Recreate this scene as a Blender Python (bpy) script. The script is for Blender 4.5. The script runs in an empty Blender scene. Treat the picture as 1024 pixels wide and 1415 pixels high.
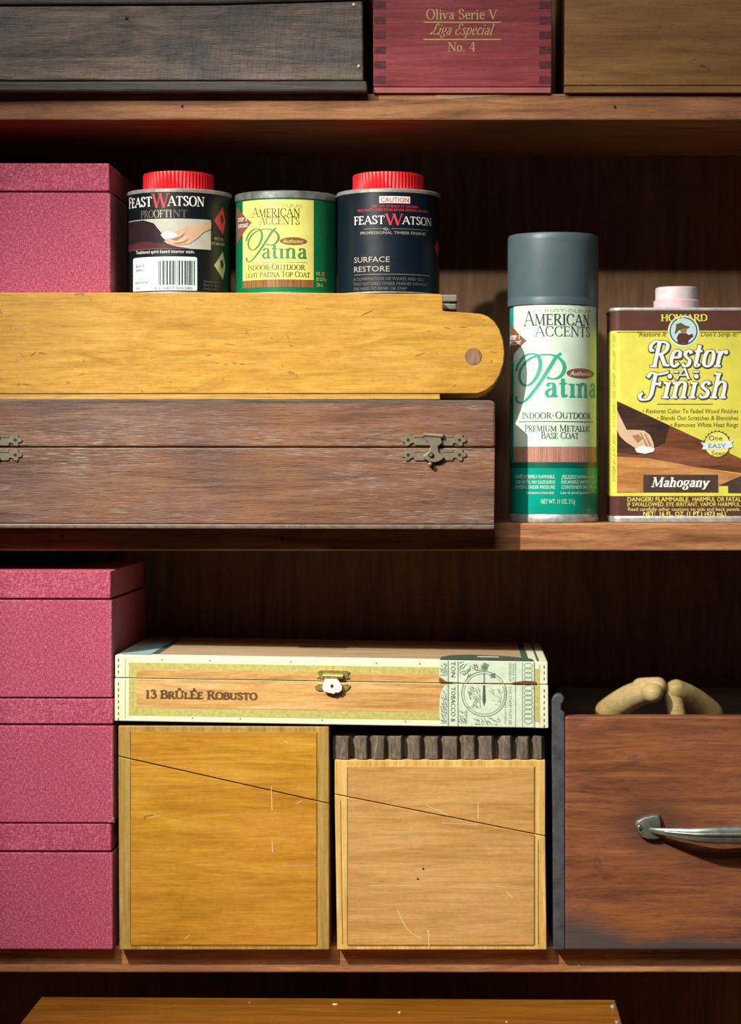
import bpy, bmesh, math, random
from mathutils import Vector, Matrix
random.seed(7)
C = bpy.context.scene.collection

# ------------------------------------------------------------------ camera, world, lamp, exposure
PX = 0.0005            # metres per photo pixel on the plane of the shelf fronts (Y = 0)
XV, YV = 640.0, 645.0  # point the camera looks straight at
D = 1.6                # camera distance from the shelf fronts
CX, CZ = (XV - 512) * PX, (707.5 - YV) * PX
cam = bpy.data.cameras.new('camera')
cam_o = bpy.data.objects.new('camera', cam); C.objects.link(cam_o)
cam_o.location = (CX, -D, CZ); cam_o.rotation_euler = (math.pi / 2, 0, 0)
cam.sensor_fit = 'VERTICAL'; cam.sensor_height = 36; cam.sensor_width = 36
cam.lens = 36 * D / (1415 * PX)
cam.shift_x = -CX / (1415 * PX); cam.shift_y = -CZ / (1415 * PX)
cam.dof.use_dof = True; cam.dof.focus_distance = D - 0.008; cam.dof.aperture_fstop = 4.2
bpy.context.scene.camera = cam_o

w = bpy.data.worlds.new('room'); bpy.context.scene.world = w; w.use_nodes = True
w.node_tree.nodes['Background'].inputs[0].default_value = (0.55, 0.75, 1.0, 1)
w.node_tree.nodes['Background'].inputs[1].default_value = 0.006

LAMP = Vector((-0.556, -0.78, 0.654)); AIM = Vector((0.120, 0.0, -0.165))
lamp = bpy.data.lights.new('desk_lamp_light', 'SPOT'); lamp_o = bpy.data.objects.new('desk_lamp_light', lamp)
C.objects.link(lamp_o); lamp_o.location = LAMP
lamp_o.rotation_euler = (AIM - LAMP).to_track_quat('-Z', 'Y').to_euler()
lamp.energy = 97; lamp.color = (1.0, 0.95, 0.86); lamp.shadow_soft_size = 0.013
lamp.spot_size = math.radians(45); lamp.spot_blend = 1.0

fill = bpy.data.lights.new('fill_light', 'AREA'); fill_o = bpy.data.objects.new('fill_light', fill); C.objects.link(fill_o)  # added fill lamp with no visible source, lifts the shadowed fronts
fill_o.location = (-0.45, -1.7, 1.55); fill_o.rotation_euler = (Vector((0, 0, -0.05)) - Vector((-0.45, -1.7, 1.55))).to_track_quat('-Z', 'Y').to_euler()
fill.shape = 'RECTANGLE'; fill.size = 1.2; fill.size_y = 0.8; fill.energy = 27; fill.color = (1.0, 0.96, 0.92)

vs = bpy.context.scene.view_settings
vs.view_transform = 'Standard'; vs.look = 'None'; vs.gamma = 1.0; vs.use_curve_mapping = False
vs.exposure = 0.0

# ------------------------------------------------------------------ helpers: pixels to places
def sc(Y): return 1 + Y / D
def W(x, y, Y):
    s = sc(Y)
    return Vector((CX + (x - XV) * PX * s, Y, CZ - (y - YV) * PX * s))
def app(ytrue, Y):               # height level (pixels at Y=0) as it appears at depth Y
    return YV + (ytrue - YV) / sc(Y)
def tru(yapp, Y): return YV + (yapp - YV) * sc(Y)

# ------------------------------------------------------------------ helpers: objects
BASE = {}
def setp(o, label=None, cat=None, group=None, kind=None):
    if label: o['label'] = label
    if cat: o['category'] = cat
    if group: o['group'] = group
    if kind: o['kind'] = kind
    return o
def thing(name, label, cat, base, group=None):
    o = bpy.data.objects.new(name, None); C.objects.link(o); o.empty_display_size = 0.02
    o.location = base; BASE[o] = Vector(base)
    return setp(o, label, cat, group)
def part(name, bm, mat, parent=None, smooth=False, label=None):
    me = bpy.data.meshes.new(name)
    b = BASE[parent] if parent is not None else Vector((0, 0, 0))
    bmesh.ops.translate(bm, verts=bm.verts, vec=-b)
    bm.to_mesh(me); bm.free()
    if smooth:
        for p in me.polygons: p.use_smooth = True
        me.set_sharp_from_angle(angle=math.radians(38))
    me.materials.append(mat)
    o = bpy.data.objects.new(name, me); C.objects.link(o)
    if parent is not None: o.parent = parent
    BASE[o] = b
    if label: o['label'] = label
    return o
def NB(): return bmesh.new()
def merge(bm, t):
    me = bpy.data.meshes.new('t'); t.to_mesh(me); t.free(); bm.from_mesh(me); bpy.data.meshes.remove(me)
def solid(bm, front, back, bevel=0.0, seg=2):
    """closed solid between two matching loops of points"""
    t = NB()
    a = [t.verts.new(p) for p in front]; b = [t.verts.new(p) for p in back]
    n = len(a)
    t.faces.new(a); t.faces.new(b[::-1])
    for i in range(n): t.faces.new((a[i], b[i], b[(i + 1) % n], a[(i + 1) % n]))
    bmesh.ops.recalc_face_normals(t, faces=t.faces)
    if bevel:
        es = [e for e in t.edges if len(e.link_faces) == 2 and e.calc_face_angle(0) > 0.5]
        bmesh.ops.bevel(t, geom=es, offset=bevel, segments=seg, profile=0.5, affect='EDGES', clamp_overlap=True)
    merge(bm, t)
def prism(bm, poly, Y, depth, bevel=0.0, seg=2):
    f = [W(x, y, Y) for x, y in poly]
    solid(bm, f, [p + Vector((0, depth, 0)) for p in f], bevel, seg)
def rect(bm, x0, x1, y0, y1, Y, depth, bevel=0.0):
    prism(bm, [(x0, y0), (x1, y0), (x1, y1), (x0, y1)], Y, depth, bevel)
def wbox(bm, a, b, bevel=0.0):      # world box
    f = [Vector((a[0], a[1], a[2])), Vector((b[0], a[1], a[2])), Vector((b[0], a[1], b[2])), Vector((a[0], a[1], b[2]))]
    solid(bm, f, [Vector((p.x, b[1], p.z)) for p in f], bevel)
def lathe(bm, c, prof, seg=96, rib=None):
    """prof: list of (radius, z, ribbed?)"""
    rings = []
    for q in prof:
        r, z = q[0], q[1]; rb = len(q) > 2 and q[2]
        if r <= 1e-6: rings.append([bm.verts.new((c[0], c[1], z))]); continue
        ring = []
        for i in range(seg):
            rr = r - (rib if rb and i % 2 else 0)
            a = 2 * math.pi * i / seg
            ring.append(bm.verts.new((c[0] + rr * math.cos(a), c[1] + rr * math.sin(a), z)))
        rings.append(ring)
    for A, B in zip(rings, rings[1:]):
        if len(A) == 1 and len(B) == 1: continue
        for i in range(seg):
            j = (i + 1) % seg
            if len(A) == 1: bm.faces.new((A[0], B[j], B[i]))
            elif len(B) == 1: bm.faces.new((A[i], A[j], B[0]))
            else: bm.faces.new((A[i], A[j], B[j], B[i]))
    bmesh.ops.recalc_face_normals(bm, faces=bm.faces)
def tube(bm, pts, rad, seg=14, flat=(1, 1)):
    """swept tube with closed rounded ends; flat scales the section (side, up)"""
    pts = [Vector(p) for p in pts]; n = len(pts); rings = []
    for i, p in enumerate(pts):
        d = (pts[min(i + 1, n - 1)] - pts[max(i - 1, 0)]).normalized()
        up = Vector((0, 0, 1)) if abs(d.z) < 0.9 else Vector((0, 1, 0))
        s = d.cross(up).normalized(); u = s.cross(d).normalized()
        rings.append([bm.verts.new(p + s * math.cos(a) * rad[i] * flat[0] + u * math.sin(a) * rad[i] * flat[1])
                      for a in [2 * math.pi * k / seg for k in range(seg)]])
    for A, B in zip(rings, rings[1:]):
        for i in range(seg):
            j = (i + 1) % seg; bm.faces.new((A[i], A[j], B[j], B[i]))
    bm.faces.new(rings[0][::-1]); bm.faces.new(rings[-1])
    bmesh.ops.recalc_face_normals(bm, faces=bm.faces)
def capsule(bm, p0, p1, r0, r1, seg=24, bend=None):
    p0, p1 = Vector(p0), Vector(p1); d = (p1 - p0); L = d.length; d.normalize(); pts, rad = [], []
    for k in range(6):
        a = math.pi / 2 * (1 - k / 6); pts.append(p0 - d * r0 * math.sin(a)); rad.append(max(r0 * math.cos(a), r0 * 0.02))
    for k in range(1, 9):
        t = k / 9; q = p0.lerp(p1, t)
        if bend: q += Vector(bend) * math.sin(math.pi * t)
        pts.append(q); rad.append(r0 + (r1 - r0) * t)
    for k in range(7):
        a = math.pi / 2 * k / 6; pts.append(p1 + d * r1 * math.sin(a)); rad.append(max(r1 * math.cos(a), r1 * 0.02))
    tube(bm, pts, rad, seg)

# ------------------------------------------------------------------ helpers: printed things on surfaces
EPS = 0.00011
class Flat:
    def __init__(s, Y, tilt=0.0, x0=0.0): s.Y, s.tilt, s.x0 = Y, tilt, x0
    step = None
    def u(s, x): return x
    def at(s, u, y, l): 
        p = W(u, y + (u - s.x0) * s.tilt, s.Y); p.y -= EPS * l; return p
class Cyl:
    step = 3.0
    def __init__(s, xc, r, Y): s.xc, s.r, s.Y = xc, r, Y; s.R = r * PX * sc(Y); s.c = W(xc, YV, Y); s.cy = Y + s.R
    def u(s, x): return s.r * math.asin(max(-1, min(1, (x - s.xc) / s.r)))
    def at(s, u, y, l):
        th = u / s.r; R = s.R + EPS * l
        return Vector((s.c.x + R * math.sin(th), s.cy - R * math.cos(th), W(0, y, s.Y).z))
def drop(bm, surf, l):
    """lays a flat mesh drawn in (u, y) on the surface"""
    if surf.step and bm.verts:
        us = [v.co.x for v in bm.verts]; a, b = min(us), max(us); k = math.ceil(a / surf.step)
        while k * surf.step < b:
            bmesh.ops.bisect_plane(bm, geom=bm.verts[:] + bm.edges[:] + bm.faces[:], dist=1e-5,
                                   plane_co=(k * surf.step, 0, 0), plane_no=(1, 0, 0))
            k += 1
    for v in bm.verts: v.co = surf.at(v.co.x, v.co.y, l + v.co.z)
    for f in bm.faces:
        f.normal_update()
        n = f.normal
        if n.y > 0: f.normal_flip()
def fpoly(bm, pts):
    zz = zlift(); vs_ = [bm.verts.new((x, y, zz)) for x, y in pts]
    f = bm.faces.new(vs_)
    if len(pts) > 4: bmesh.ops.triangulate(bm, faces=[f])
def patch(name, surf, polys, l, mat, parent, conv=True):
    """flat coloured shapes; polys in photo pixels"""
    bm = NB()
    for p in polys: fpoly(bm, [((surf.u(x) if conv else x), y) for x, y in p])
    drop(bm, surf, l)
    return part(name, bm, mat, parent)
def R4(x0, x1, y0, y1): return [(x0, y0), (x1, y0), (x1, y1), (x0, y1)]
def ellipse(cx, cy, rx, ry, n=28): return [(cx + rx * math.cos(2 * math.pi * i / n), cy + ry * math.sin(2 * math.pi * i / n)) for i in range(n)]

# pen-drawn roman letters: c smooth, l straight, t thin straight, k thick straight, s serif, o dot
G = {
'A': (92, 't 6,0 45,100;k 45,100 86,0;t 22,34 70,34;s 6,0 86,0'),
'B': (74, 'l 16,0 16,100;c 16,99 42,98 58,88 58,68 44,55 16,53;c 16,53 48,52 66,42 66,18 50,2 16,1;s 14,0 14,100'),
'C': (84, 'c 76,78 66,94 46,100 22,90 10,64 10,36 22,10 46,0 68,5 80,22;t 77,72 77,98'),
'D': (90, 'l 16,0 16,100;c 16,99 50,98 74,82 80,50 74,18 50,2 16,1;s 14,0 14,100'),
'E': (70, 'l 16,0 16,100;t 14,97 62,97;t 16,52 48,52;t 14,3 65,3;t 61,98 62,80;t 65,3 67,22;t 48,62 48,42;s 12,0 12,100'),
'F': (64, 'l 16,0 16,100;t 14,97 60,97;t 16,52 48,52;t 59,98 60,78;t 48,62 48,42;s 16,0 12,100'),
'G': (90, 'c 76,78 66,94 46,100 22,90 10,64 10,36 22,10 46,0 62,3 76,12;t 77,72 77,98;l 76,6 76,42;s 76,42'),
'H': (92, 'l 16,0 16,100;l 76,0 76,100;t 16,51 76,51;s 16,0 16,100 76,0 76,100'),
'I': (34, 'l 17,0 17,100;s 17,0 17,100'),
'K': (84, 'l 16,0 16,100;t 16,40 70,100;k 32,56 78,0;s 16,0 16,100 72,100 78,0'),
'L': (66, 'l 16,0 16,100;t 14,3 62,3;t 62,3 64,26;s 14,0 16,100'),
'M': (112, 't 14,0 18,100;k 18,100 55,4;t 55,4 92,100;k 92,100 96,0;s 14,0 15,100 95,100 96,0'),
'N': (92, 't 14,0 14,100;k 14,100 78,2;t 78,0 78,100;s 14,0 12,100 78,100'),
'O': (92, 'c 46,100 22,92 9,66 9,34 22,8 46,0 70,8 83,34 83,66 70,92 46,100'),
'P': (70, 'l 16,0 16,100;c 16,99 44,98 62,88 62,66 46,49 16,48;s 16,0 14,100'),
'R': (82, 'l 16,0 16,100;c 16,99 42,98 60,88 60,68 44,51 16,50;k 36,50 76,0;s 16,0 14,100 77,0'),
'S': (64, 'c 52,80 46,95 30,100 14,92 11,76 22,60 42,46 56,30 52,10 34,0 18,4 9,20;t 53,76 53,98;t 8,2 8,24'),
'T': (78, 'l 39,0 39,100;t 4,97 74,97;t 5,98 4,78;t 73,98 74,78;s 39,0'),
'U': (90, 'l 15,100 15,36;c 15,36 18,12 32,1 46,0 62,4 73,18 74,40;t 74,38 74,100;s 15,100 74,100'),
'V': (88, 'k 8,100 44,0;t 44,0 80,100;s 8,100 80,100'),
'W': (128, 'k 6,100 36,0;t 36,0 64,100;k 62,100 92,0;t 92,0 122,100;s 6,100 62,100 122,100'),
'Y': (84, 'k 6,100 42,46;t 42,46 76,100;l 42,48 42,0;s 42,0 6,100 76,100'),
'É': (70, 'l 16,0 16,100;t 14,97 62,97;t 16,52 48,52;t 14,3 65,3;t 61,98 62,80;t 65,3 67,22;s 12,0 12,100;k 34,112 52,128'),
'Û': (90, 'l 15,100 15,36;c 15,36 18,12 32,1 46,0 62,4 73,18 74,40;t 74,38 74,100;s 15,100 74,100;k 28,110 44,126;k 44,126 60,110'),
'1': (44, 'l 24,0 24,100;t 24,98 8,84;s 24,0'),
'3': (62, 'c 10,84 26,100 46,92 48,70 26,54;c 26,54 54,46 56,16 32,0 8,14'),
'4': (72, 't 42,100 6,30;t 6,30 68,30;l 48,0 48,100;s 48,0'),
'-': (42, 't 6,40 36,40;t 6,36 36,36'), '.': (26, 'o 13,5'), ' ': (34, ''),
'a': (58, 'c 12,50 24,63 40,60 44,44;l 44,48 44,10;c 44,12 47,1 58,5;c 44,38 26,35 11,20 18,2 32,2 44,16'),
'c': (52, 'c 46,50 36,64 18,58 9,34 16,8 32,0 47,12'),
'e': (54, 't 10,36 46,36;c 46,36 43,57 29,64 14,56 9,32 16,8 32,0 48,13'),
'g': (58, 'c 28,64 11,57 11,34 28,25 45,34 45,57 28,64;c 20,27 11,16 38,8 50,-4 42,-24 20,-28 8,-16 18,0;t 42,58 58,64'),
'h': (66, 'l 14,0 14,100;c 14,46 28,63 46,58 50,40;l 50,42 50,0;s 14,0 50,0 10,100'),
'i': (32, 'l 16,0 16,62;o 16,86;s 16,0 12,62'),
'l': (32, 'l 16,0 16,100;s 16,0 12,100'),
'n': (66, 'l 14,0 14,62;c 14,46 28,63 46,58 50,40;l 50,42 50,0;s 14,0 50,0 10,62'),
'o': (60, 'c 30,64 14,56 9,32 14,8 30,0 46,8 51,32 46,56 30,64'),
'p': (62, 'l 14,-30 14,62;c 14,48 30,64 50,54 53,32 44,6 28,0 14,12;s 14,-30 10,62'),
'r': (48, 'l 14,0 14,62;c 14,42 24,60 42,62;o 41,58;s 14,0 10,62'),
's': (48, 'c 39,52 30,64 14,58 12,46 24,35 38,24 37,6 21,0 8,10'),
't': (40, 'l 18,86 18,14;c 18,14 22,0 38,8;t 2,62 36,62'),
'v': (56, 'k 6,62 28,0;t 28,0 50,62;s 6,62 50,62'),
'y': (58, 'k 6,62 30,2;c 52,62 32,4 18,-24 2,-24;s 6,62 52,62'),
'ı': (32, 'l 16,0 16,62;s 16,0 12,62'),
# swash forms
'ℝ': (94, 'l 34,2 34,100;c 34,100 12,100 -4,84 2,64 16,66;c 34,99 60,98 76,86 74,66 58,52 34,50;k 52,50 84,4;t 84,4 104,4;s 30,0'),
'𝔽': (72, 'l 34,14 34,96;c 34,14 24,-6 -2,-8 -12,8 -2,18;c 4,82 16,100 40,94 66,98 84,104;t 34,54 60,56;t 60,64 60,46'),
'𝕃': (74, 'c 66,84 50,102 36,92 32,60 26,20 8,2 0,12 14,22 40,4 66,2 80,16'),
'𝔼': (74, 'c 66,82 52,100 32,94 28,72 46,54 54,54;c 46,54 20,48 10,24 22,2 48,2 70,20'),
}
def cat_rom(p, n=7):
    out = []; m = len(p); closed = p[0] == p[-1]
    for i in range(m - 1):
        p1, p2 = p[i], p[i + 1]
        p0 = p[i - 1] if i else (p[m - 2] if closed else p1)
        p3 = p[i + 2] if i + 2 < m else (p[1] if closed else p2)
        for k in range(n):
            t = k / n
            out.append(tuple(0.5 * (2 * b + (c - a) * t + (2 * a - 5 * b + 4 * c - d) * t * t + (3 * b - a - 3 * c + d) * t ** 3)
                             for a, b, c, d in zip(p0, p1, p2, p3)))
    out.append(p[-1]); return out
ZK = [0]
def zlift(): ZK[0] = (ZK[0] + 1) % 12; return ZK[0] * 0.06
def sweep(bm, pts, wf, ext=0.0, raw=None):
    """ribbon along pts with width wf(direction); raw supplies unsheared directions"""
    raw = raw or pts; n = len(pts); Lp, Rp = [], []; zz = zlift()
    for i in range(n):
        a, b = pts[max(i - 1, 0)], pts[min(i + 1, n - 1)]
        dx, dy = b[0] - a[0], b[1] - a[1]; L = math.hypot(dx, dy) or 1
        ra, rb = raw[max(i - 1, 0)], raw[min(i + 1, n - 1)]
        wd = wf(rb[0] - ra[0], rb[1] - ra[1]) / 2
        nx, ny = -dy / L * wd, dx / L * wd; x, y = pts[i]
        if i == 0: x -= dx / L * ext; y -= dy / L * ext
        if i == n - 1: x += dx / L * ext; y += dy / L * ext
        Lp.append((x + nx, y + ny)); Rp.append((x - nx, y - ny))
    for i in range(n - 1):
        q = [Lp[i], Lp[i + 1], Rp[i + 1], Rp[i]]
        try: bm.faces.new([bm.verts.new((x, y, zz)) for x, y in q])
        except Exception: pass
def glyphs(bm, text, x0, x1, base, cap, thick, thin, shear=0.0, grow=0.0, small=None, fit=True):
    """draws text between u = x0 and x1; y grows downwards"""
    items, adv = [], 0
    for ch in text:
        f = 1.0
        if small and ch.islower(): ch = ch.upper(); f = small
        wd, st = G[ch]; items.append((adv, f, st)); adv += wd * f + 5
    kx = (x1 - x0) / adv
    for a, f, st in items:
        for s_ in filter(None, st.split(';')):
            typ = s_[0]; P = [tuple(float(v) for v in q.split(',')) for q in s_[1:].split()]
            def T(p): return (x0 + (a + p[0] * f) * kx + p[1] * f * cap / 100 * shear, base - p[1] * f * cap / 100)
            tk, th = thick * cap, thin * cap
            if typ == 'c':
                P = cat_rom(P)
                wf = lambda dx, dy: th + (tk - th) * (abs(dy) / (math.hypot(dx, dy) or 1)) ** 1.4 + 2 * grow
                sweep(bm, [T(p) for p in P], wf, grow, [(p[0], p[1]) for p in P])
            elif typ in 'ltk':
                wd = {'l': tk, 't': th * 1.1, 'k': tk * 1.02}[typ] + 2 * grow
                sweep(bm, [T(p) for p in P], lambda dx, dy: wd, grow)
            elif typ == 's':
                for p in P:
                    x, y = T(p); hw = tk * 0.5 + 0.06 * cap * f + grow; ht = max(th * 0.55, 0.02 * cap) + grow
                    yy = y - ht if p[1] < 50 else y
                    fpoly(bm, [(x - hw, yy), (x + hw, yy), (x + hw, yy + 2 * ht - grow), (x - hw, yy + 2 * ht - grow)])
            elif typ == 'o':
                x, y = T(P[0]); fpoly(bm, ellipse(x, y, tk * 0.62 + grow, tk * 0.62 + grow, 10))
def roman(surf, text, x0, x1, base, cap, mat, parent, thick=0.16, thin=0.05, shear=0.0, grow=0.0, small=None, l=2, name='lettering'):
    bm = NB(); glyphs(bm, text, surf.u(x0), surf.u(x1), base, cap, thick, thin, shear, grow, small)
    drop(bm, surf, l); return part(name, bm, mat, parent)
def pen(surf, strokes, thick, thin, mat, parent, l=2, grow=0.0, name='lettering', smooth=True):
    bm = NB()
    for P in strokes:
        P = [(surf.u(x), y) for x, y in P]
        if smooth and len(P) > 2: P = cat_rom(P, 8)
        sweep(bm, P, lambda dx, dy: thin + (thick - thin) * (abs(dy) / (math.hypot(dx, dy) or 1)) ** 1.2 + 2 * grow, grow)
    drop(bm, surf, l); return part(name, bm, mat, parent)
def sans(surf, lines, mat, parent, l=2, shear=0.0, bold=0.0, vertical=False, name='lettering'):
    """lines: (text, x0, x1, baseline, cap height); Blender's built-in face"""
    out = NB()
    for text, x0, x1, base, cap in lines:
        cu = bpy.data.curves.new('t', 'FONT'); cu.body = text; cu.resolution_u = 2; cu.shear = shear; cu.offset = bold
        o = bpy.data.objects.new('t', cu); C.objects.link(o)
        me = bpy.data.meshes.new_from_object(o.evaluated_get(bpy.context.evaluated_depsgraph_get()))
        bpy.data.objects.remove(o); bpy.data.curves.remove(cu)
        xs = [v.co.x for v in me.vertices]; a, b = min(xs), max(xs); k = cap / 0.729
        t = NB(); t.from_mesh(me); bpy.data.meshes.remove(me)
        u0, u1 = (x0, x1) if vertical else (surf.u(x0), surf.u(x1))
        for v in t.verts:
            q = (v.co.x - a) / (b - a)
            if vertical: v.co = Vector((base + v.co.y * k, u0 + (u1 - u0) * q, 0))   # reads downwards
            else: v.co = Vector((u0 + (u1 - u0) * q, base - v.co.y * k, 0))
        merge(out, t)
    drop(out, surf, l); return part(name, out, mat, parent)

# ------------------------------------------------------------------ materials
def srgb(h):
    if isinstance(h, str):
        h = h.lstrip('#'); c = [int(h[i:i + 2], 16) / 255 for i in (0, 2, 4)]
    else: c = [v / 255 for v in h]
    return tuple(v / 12.92 if v <= 0.04045 else ((v + 0.055) / 1.055) ** 2.4 for v in c) + (1.0,)
class NT:
    def __init__(s, name):
        s.m = bpy.data.materials.new(name); s.m.use_nodes = True; s.t = s.m.node_tree
        s.b = s.t.nodes['Principled BSDF']; s.tc = s.n('ShaderNodeTexCoord')
    def n(s, typ, **kw):
        x = s.t.nodes.new(typ)
        for k, v in kw.items(): setattr(x, k, v)
        return x
    def k(s, a, b): s.t.links.new(a, b)
    def mapped(s, scale, loc=(0, 0, 0), rot=(0, 0, 0)):
        m = s.n('ShaderNodeMapping'); s.k(s.tc.outputs['Object'], m.inputs[0])
        m.inputs['Scale'].default_value = scale; m.inputs['Location'].default_value = loc; m.inputs['Rotation'].default_value = rot
        return m.outputs[0]
    def noise(s, vec, scale=1, detail=5, rough=0.55, dist=0.0):
        x = s.n('ShaderNodeTexNoise'); s.k(vec, x.inputs['Vector'])
        x.inputs['Scale'].default_value = scale; x.inputs['Detail'].default_value = detail
        x.inputs['Roughness'].default_value = rough; x.inputs['Distortion'].default_value = dist
        return x.outputs['Fac']
    def ramp(s, fac, stops):
        r = s.n('ShaderNodeValToRGB'); e = r.color_ramp.elements
        while len(e) < len(stops): e.new(0.5)
        for q, (p, c) in zip(e, stops): q.position = p; q.color = c if len(c) == 4 else (*c, 1)
        s.k(fac, r.inputs[0]); return r.outputs[0]
    def mix(s, fac, a, b, mode='MIX'):
        x = s.n('ShaderNodeMix', data_type='RGBA', blend_type=mode)
        for v, i in ((fac, 0), (a, 6), (b, 7)):
            if hasattr(v, 'is_output'): s.k(v, x.inputs[i])
            else: x.inputs[i].default_value = v
        return x.outputs[2]
    def math(s, op, a, b=0.0, clamp=False):
        x = s.n('ShaderNodeMath', operation=op, use_clamp=clamp)
        for v, i in ((a, 0), (b, 1)):
            if hasattr(v, 'is_output'): s.k(v, x.inputs[i])
            else: x.inputs[i].default_value = v
        return x.outputs[0]
    def step(s, v, lo, hi):
        x = s.n('ShaderNodeMapRange'); s.k(v, x.inputs[0]); x.inputs[1].default_value = lo; x.inputs[2].default_value = hi
        return x.outputs[0]
    def bump(s, h, strength, dist=0.0006):
        x = s.n('ShaderNodeBump'); x.inputs['Strength'].default_value = strength; x.inputs['Distance'].default_value = dist
        s.k(h, x.inputs['Height']); s.k(x.outputs[0], s.b.inputs['Normal'])
    def fin(s, col, rough=0.5, metal=0.0, spec=0.5, coat=0.0):
        if hasattr(col, 'is_output'): s.k(col, s.b.inputs['Base Color'])
        else: s.b.inputs['Base Color'].default_value = col
        if hasattr(rough, 'is_output'): s.k(rough, s.b.inputs['Roughness'])
        else: s.b.inputs['Roughness'].default_value = rough
        s.b.inputs['Metallic'].default_value = metal; s.b.inputs['Specular IOR Level'].default_value = spec
        s.b.inputs['Coat Weight'].default_value = coat; s.b.inputs['Coat Roughness'].default_value = 0.15
        return s.m
def axs(ax, along, across):
    return {'X': (along, across, across), 'Y': (across, along, across), 'Z': (across, across, along)}[ax]
def wood(name, dark, mid, light, ax='X', grain=110, stretch=11, rough=0.5, pores=0.5, pore_col=None, bump=0.35,
         blot=None, blot_amt=0.5, blot_scale=14, flecks=None, fleck_amt=0.6, spots=None, spec=0.35, coat=0.0, dist=1.2, seed=0.0, fine=0.75):
    s = NT(name); L = (seed, seed * 1.7, seed * 2.3)
    g = s.noise(s.mapped(axs(ax, grain / stretch, grain), L), 1, 6, 0.6, dist)
    col = s.ramp(g, [(0.30, srgb(dark)), (0.5, srgb(mid)), (0.70, srgb(light))])
    if blot:
        b = s.noise(s.mapped(axs(ax, blot_scale * 0.5, blot_scale), L), 1, 4, 0.6, 0.6)
        f = s.math('MULTIPLY', s.step(b, 0.42, 0.66), blot_amt); col = s.mix(f, col, srgb(blot))
    fn = s.noise(s.mapped(axs(ax, 34, 620), (seed + 2, seed, 7)), 1, 5, 0.7, 0.2)
    fc = s.ramp(fn, [(0.32, (0.72, 0.70, 0.68)), (0.5, (0.98, 0.98, 0.98)), (0.68, (1.16, 1.16, 1.16))])
    col = s.mix(fine, col, fc, 'MULTIPLY')
    sm = s.noise(s.mapped((260, 260, 260), (seed + 1, 3, 5)), 1, 5, 0.75, 0.3)
    col = s.mix(fine * 0.6, col, s.ramp(sm, [(0.3, (0.78, 0.78, 0.78)), (0.6, (1.08, 1.08, 1.08))]), 'MULTIPLY')
    p = s.noise(s.mapped(axs(ax, 70, 1300), L), 1, 3, 0.6, 0.3)
    f = s.math('MULTIPLY', s.step(p, 0.55, 0.68), pores)
    col = s.mix(f, col, srgb(pore_col or dark))
    if flecks:
        q = s.noise(s.mapped(axs(ax, 75, 1500), (seed + 3, 1, 2)), 1, 4, 0.65, 0.4)
        q2 = s.noise(s.mapped(axs(ax, 9, 26), (seed + 5, 1, 2)), 1, 3, 0.6, 0.4)
        f2 = s.math('MULTIPLY', s.math('MULTIPLY', s.step(q, 0.52, 0.66), s.step(q2, 0.45, 0.62)), fleck_amt)
        col = s.mix(f2, col, srgb(flecks))
    if spots:
        q = s.noise(s.mapped((150, 150, 260), (seed + 9, 4, 2)), 1, 2, 0.5, 0.8)
        col = s.mix(s.math('MULTIPLY', s.step(q, 0.70, 0.75), 0.8), col, srgb(spots))
    h = s.math('ADD', s.math('MULTIPLY', p, -0.8), s.math('MULTIPLY', g, 0.5))
    s.bump(h, bump)
    r = s.math('ADD', s.math('MULTIPLY', g, 0.25), rough - 0.12)
    return s.fin(col, r, 0, spec, coat)
def plain(name, c, rough=0.5, metal=0.0, spec=0.5, var=0.08, coat=0.0, scale=60):
    s = NT(name); g = s.noise(s.mapped((scale,) * 3), 1, 4, 0.6)
    base = srgb(c); d = tuple(v * (1 - 2.2 * var) for v in base[:3]) + (1,); l = tuple(min(1, v * (1 + 1.6 * var)) for v in base[:3]) + (1,)
    return s.fin(s.ramp(g, [(0.3, d), (0.7, l)]), s.math('ADD', s.math('MULTIPLY', g, 0.12), rough - 0.06), metal, spec, coat)
def cloth(name, dark, mid, light):
    s = NT(name)
    a = s.noise(s.mapped((420, 900, 1500)), 1, 3, 0.7); b = s.noise(s.mapped((1500, 900, 420), (3, 1, 2)), 1, 3, 0.7)
    wv = s.math('ADD', s.math('MULTIPLY', a, 0.5), s.math('MULTIPLY', b, 0.5))
    big = s.noise(s.mapped((16, 16, 16)), 1, 3, 0.6)
    col = s.ramp(wv, [(0.38, srgb(dark)), (0.5, srgb(mid)), (0.63, srgb(light))])
    col = s.mix(s.math('MULTIPLY', s.step(big, 0.4, 0.7), 0.30), col, srgb(dark))
    s.bump(wv, 0.6, 0.0005)
    m = s.fin(col, 0.78, 0, 0.25)
    s.b.inputs['Sheen Weight'].default_value = 0.12; return m

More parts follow.
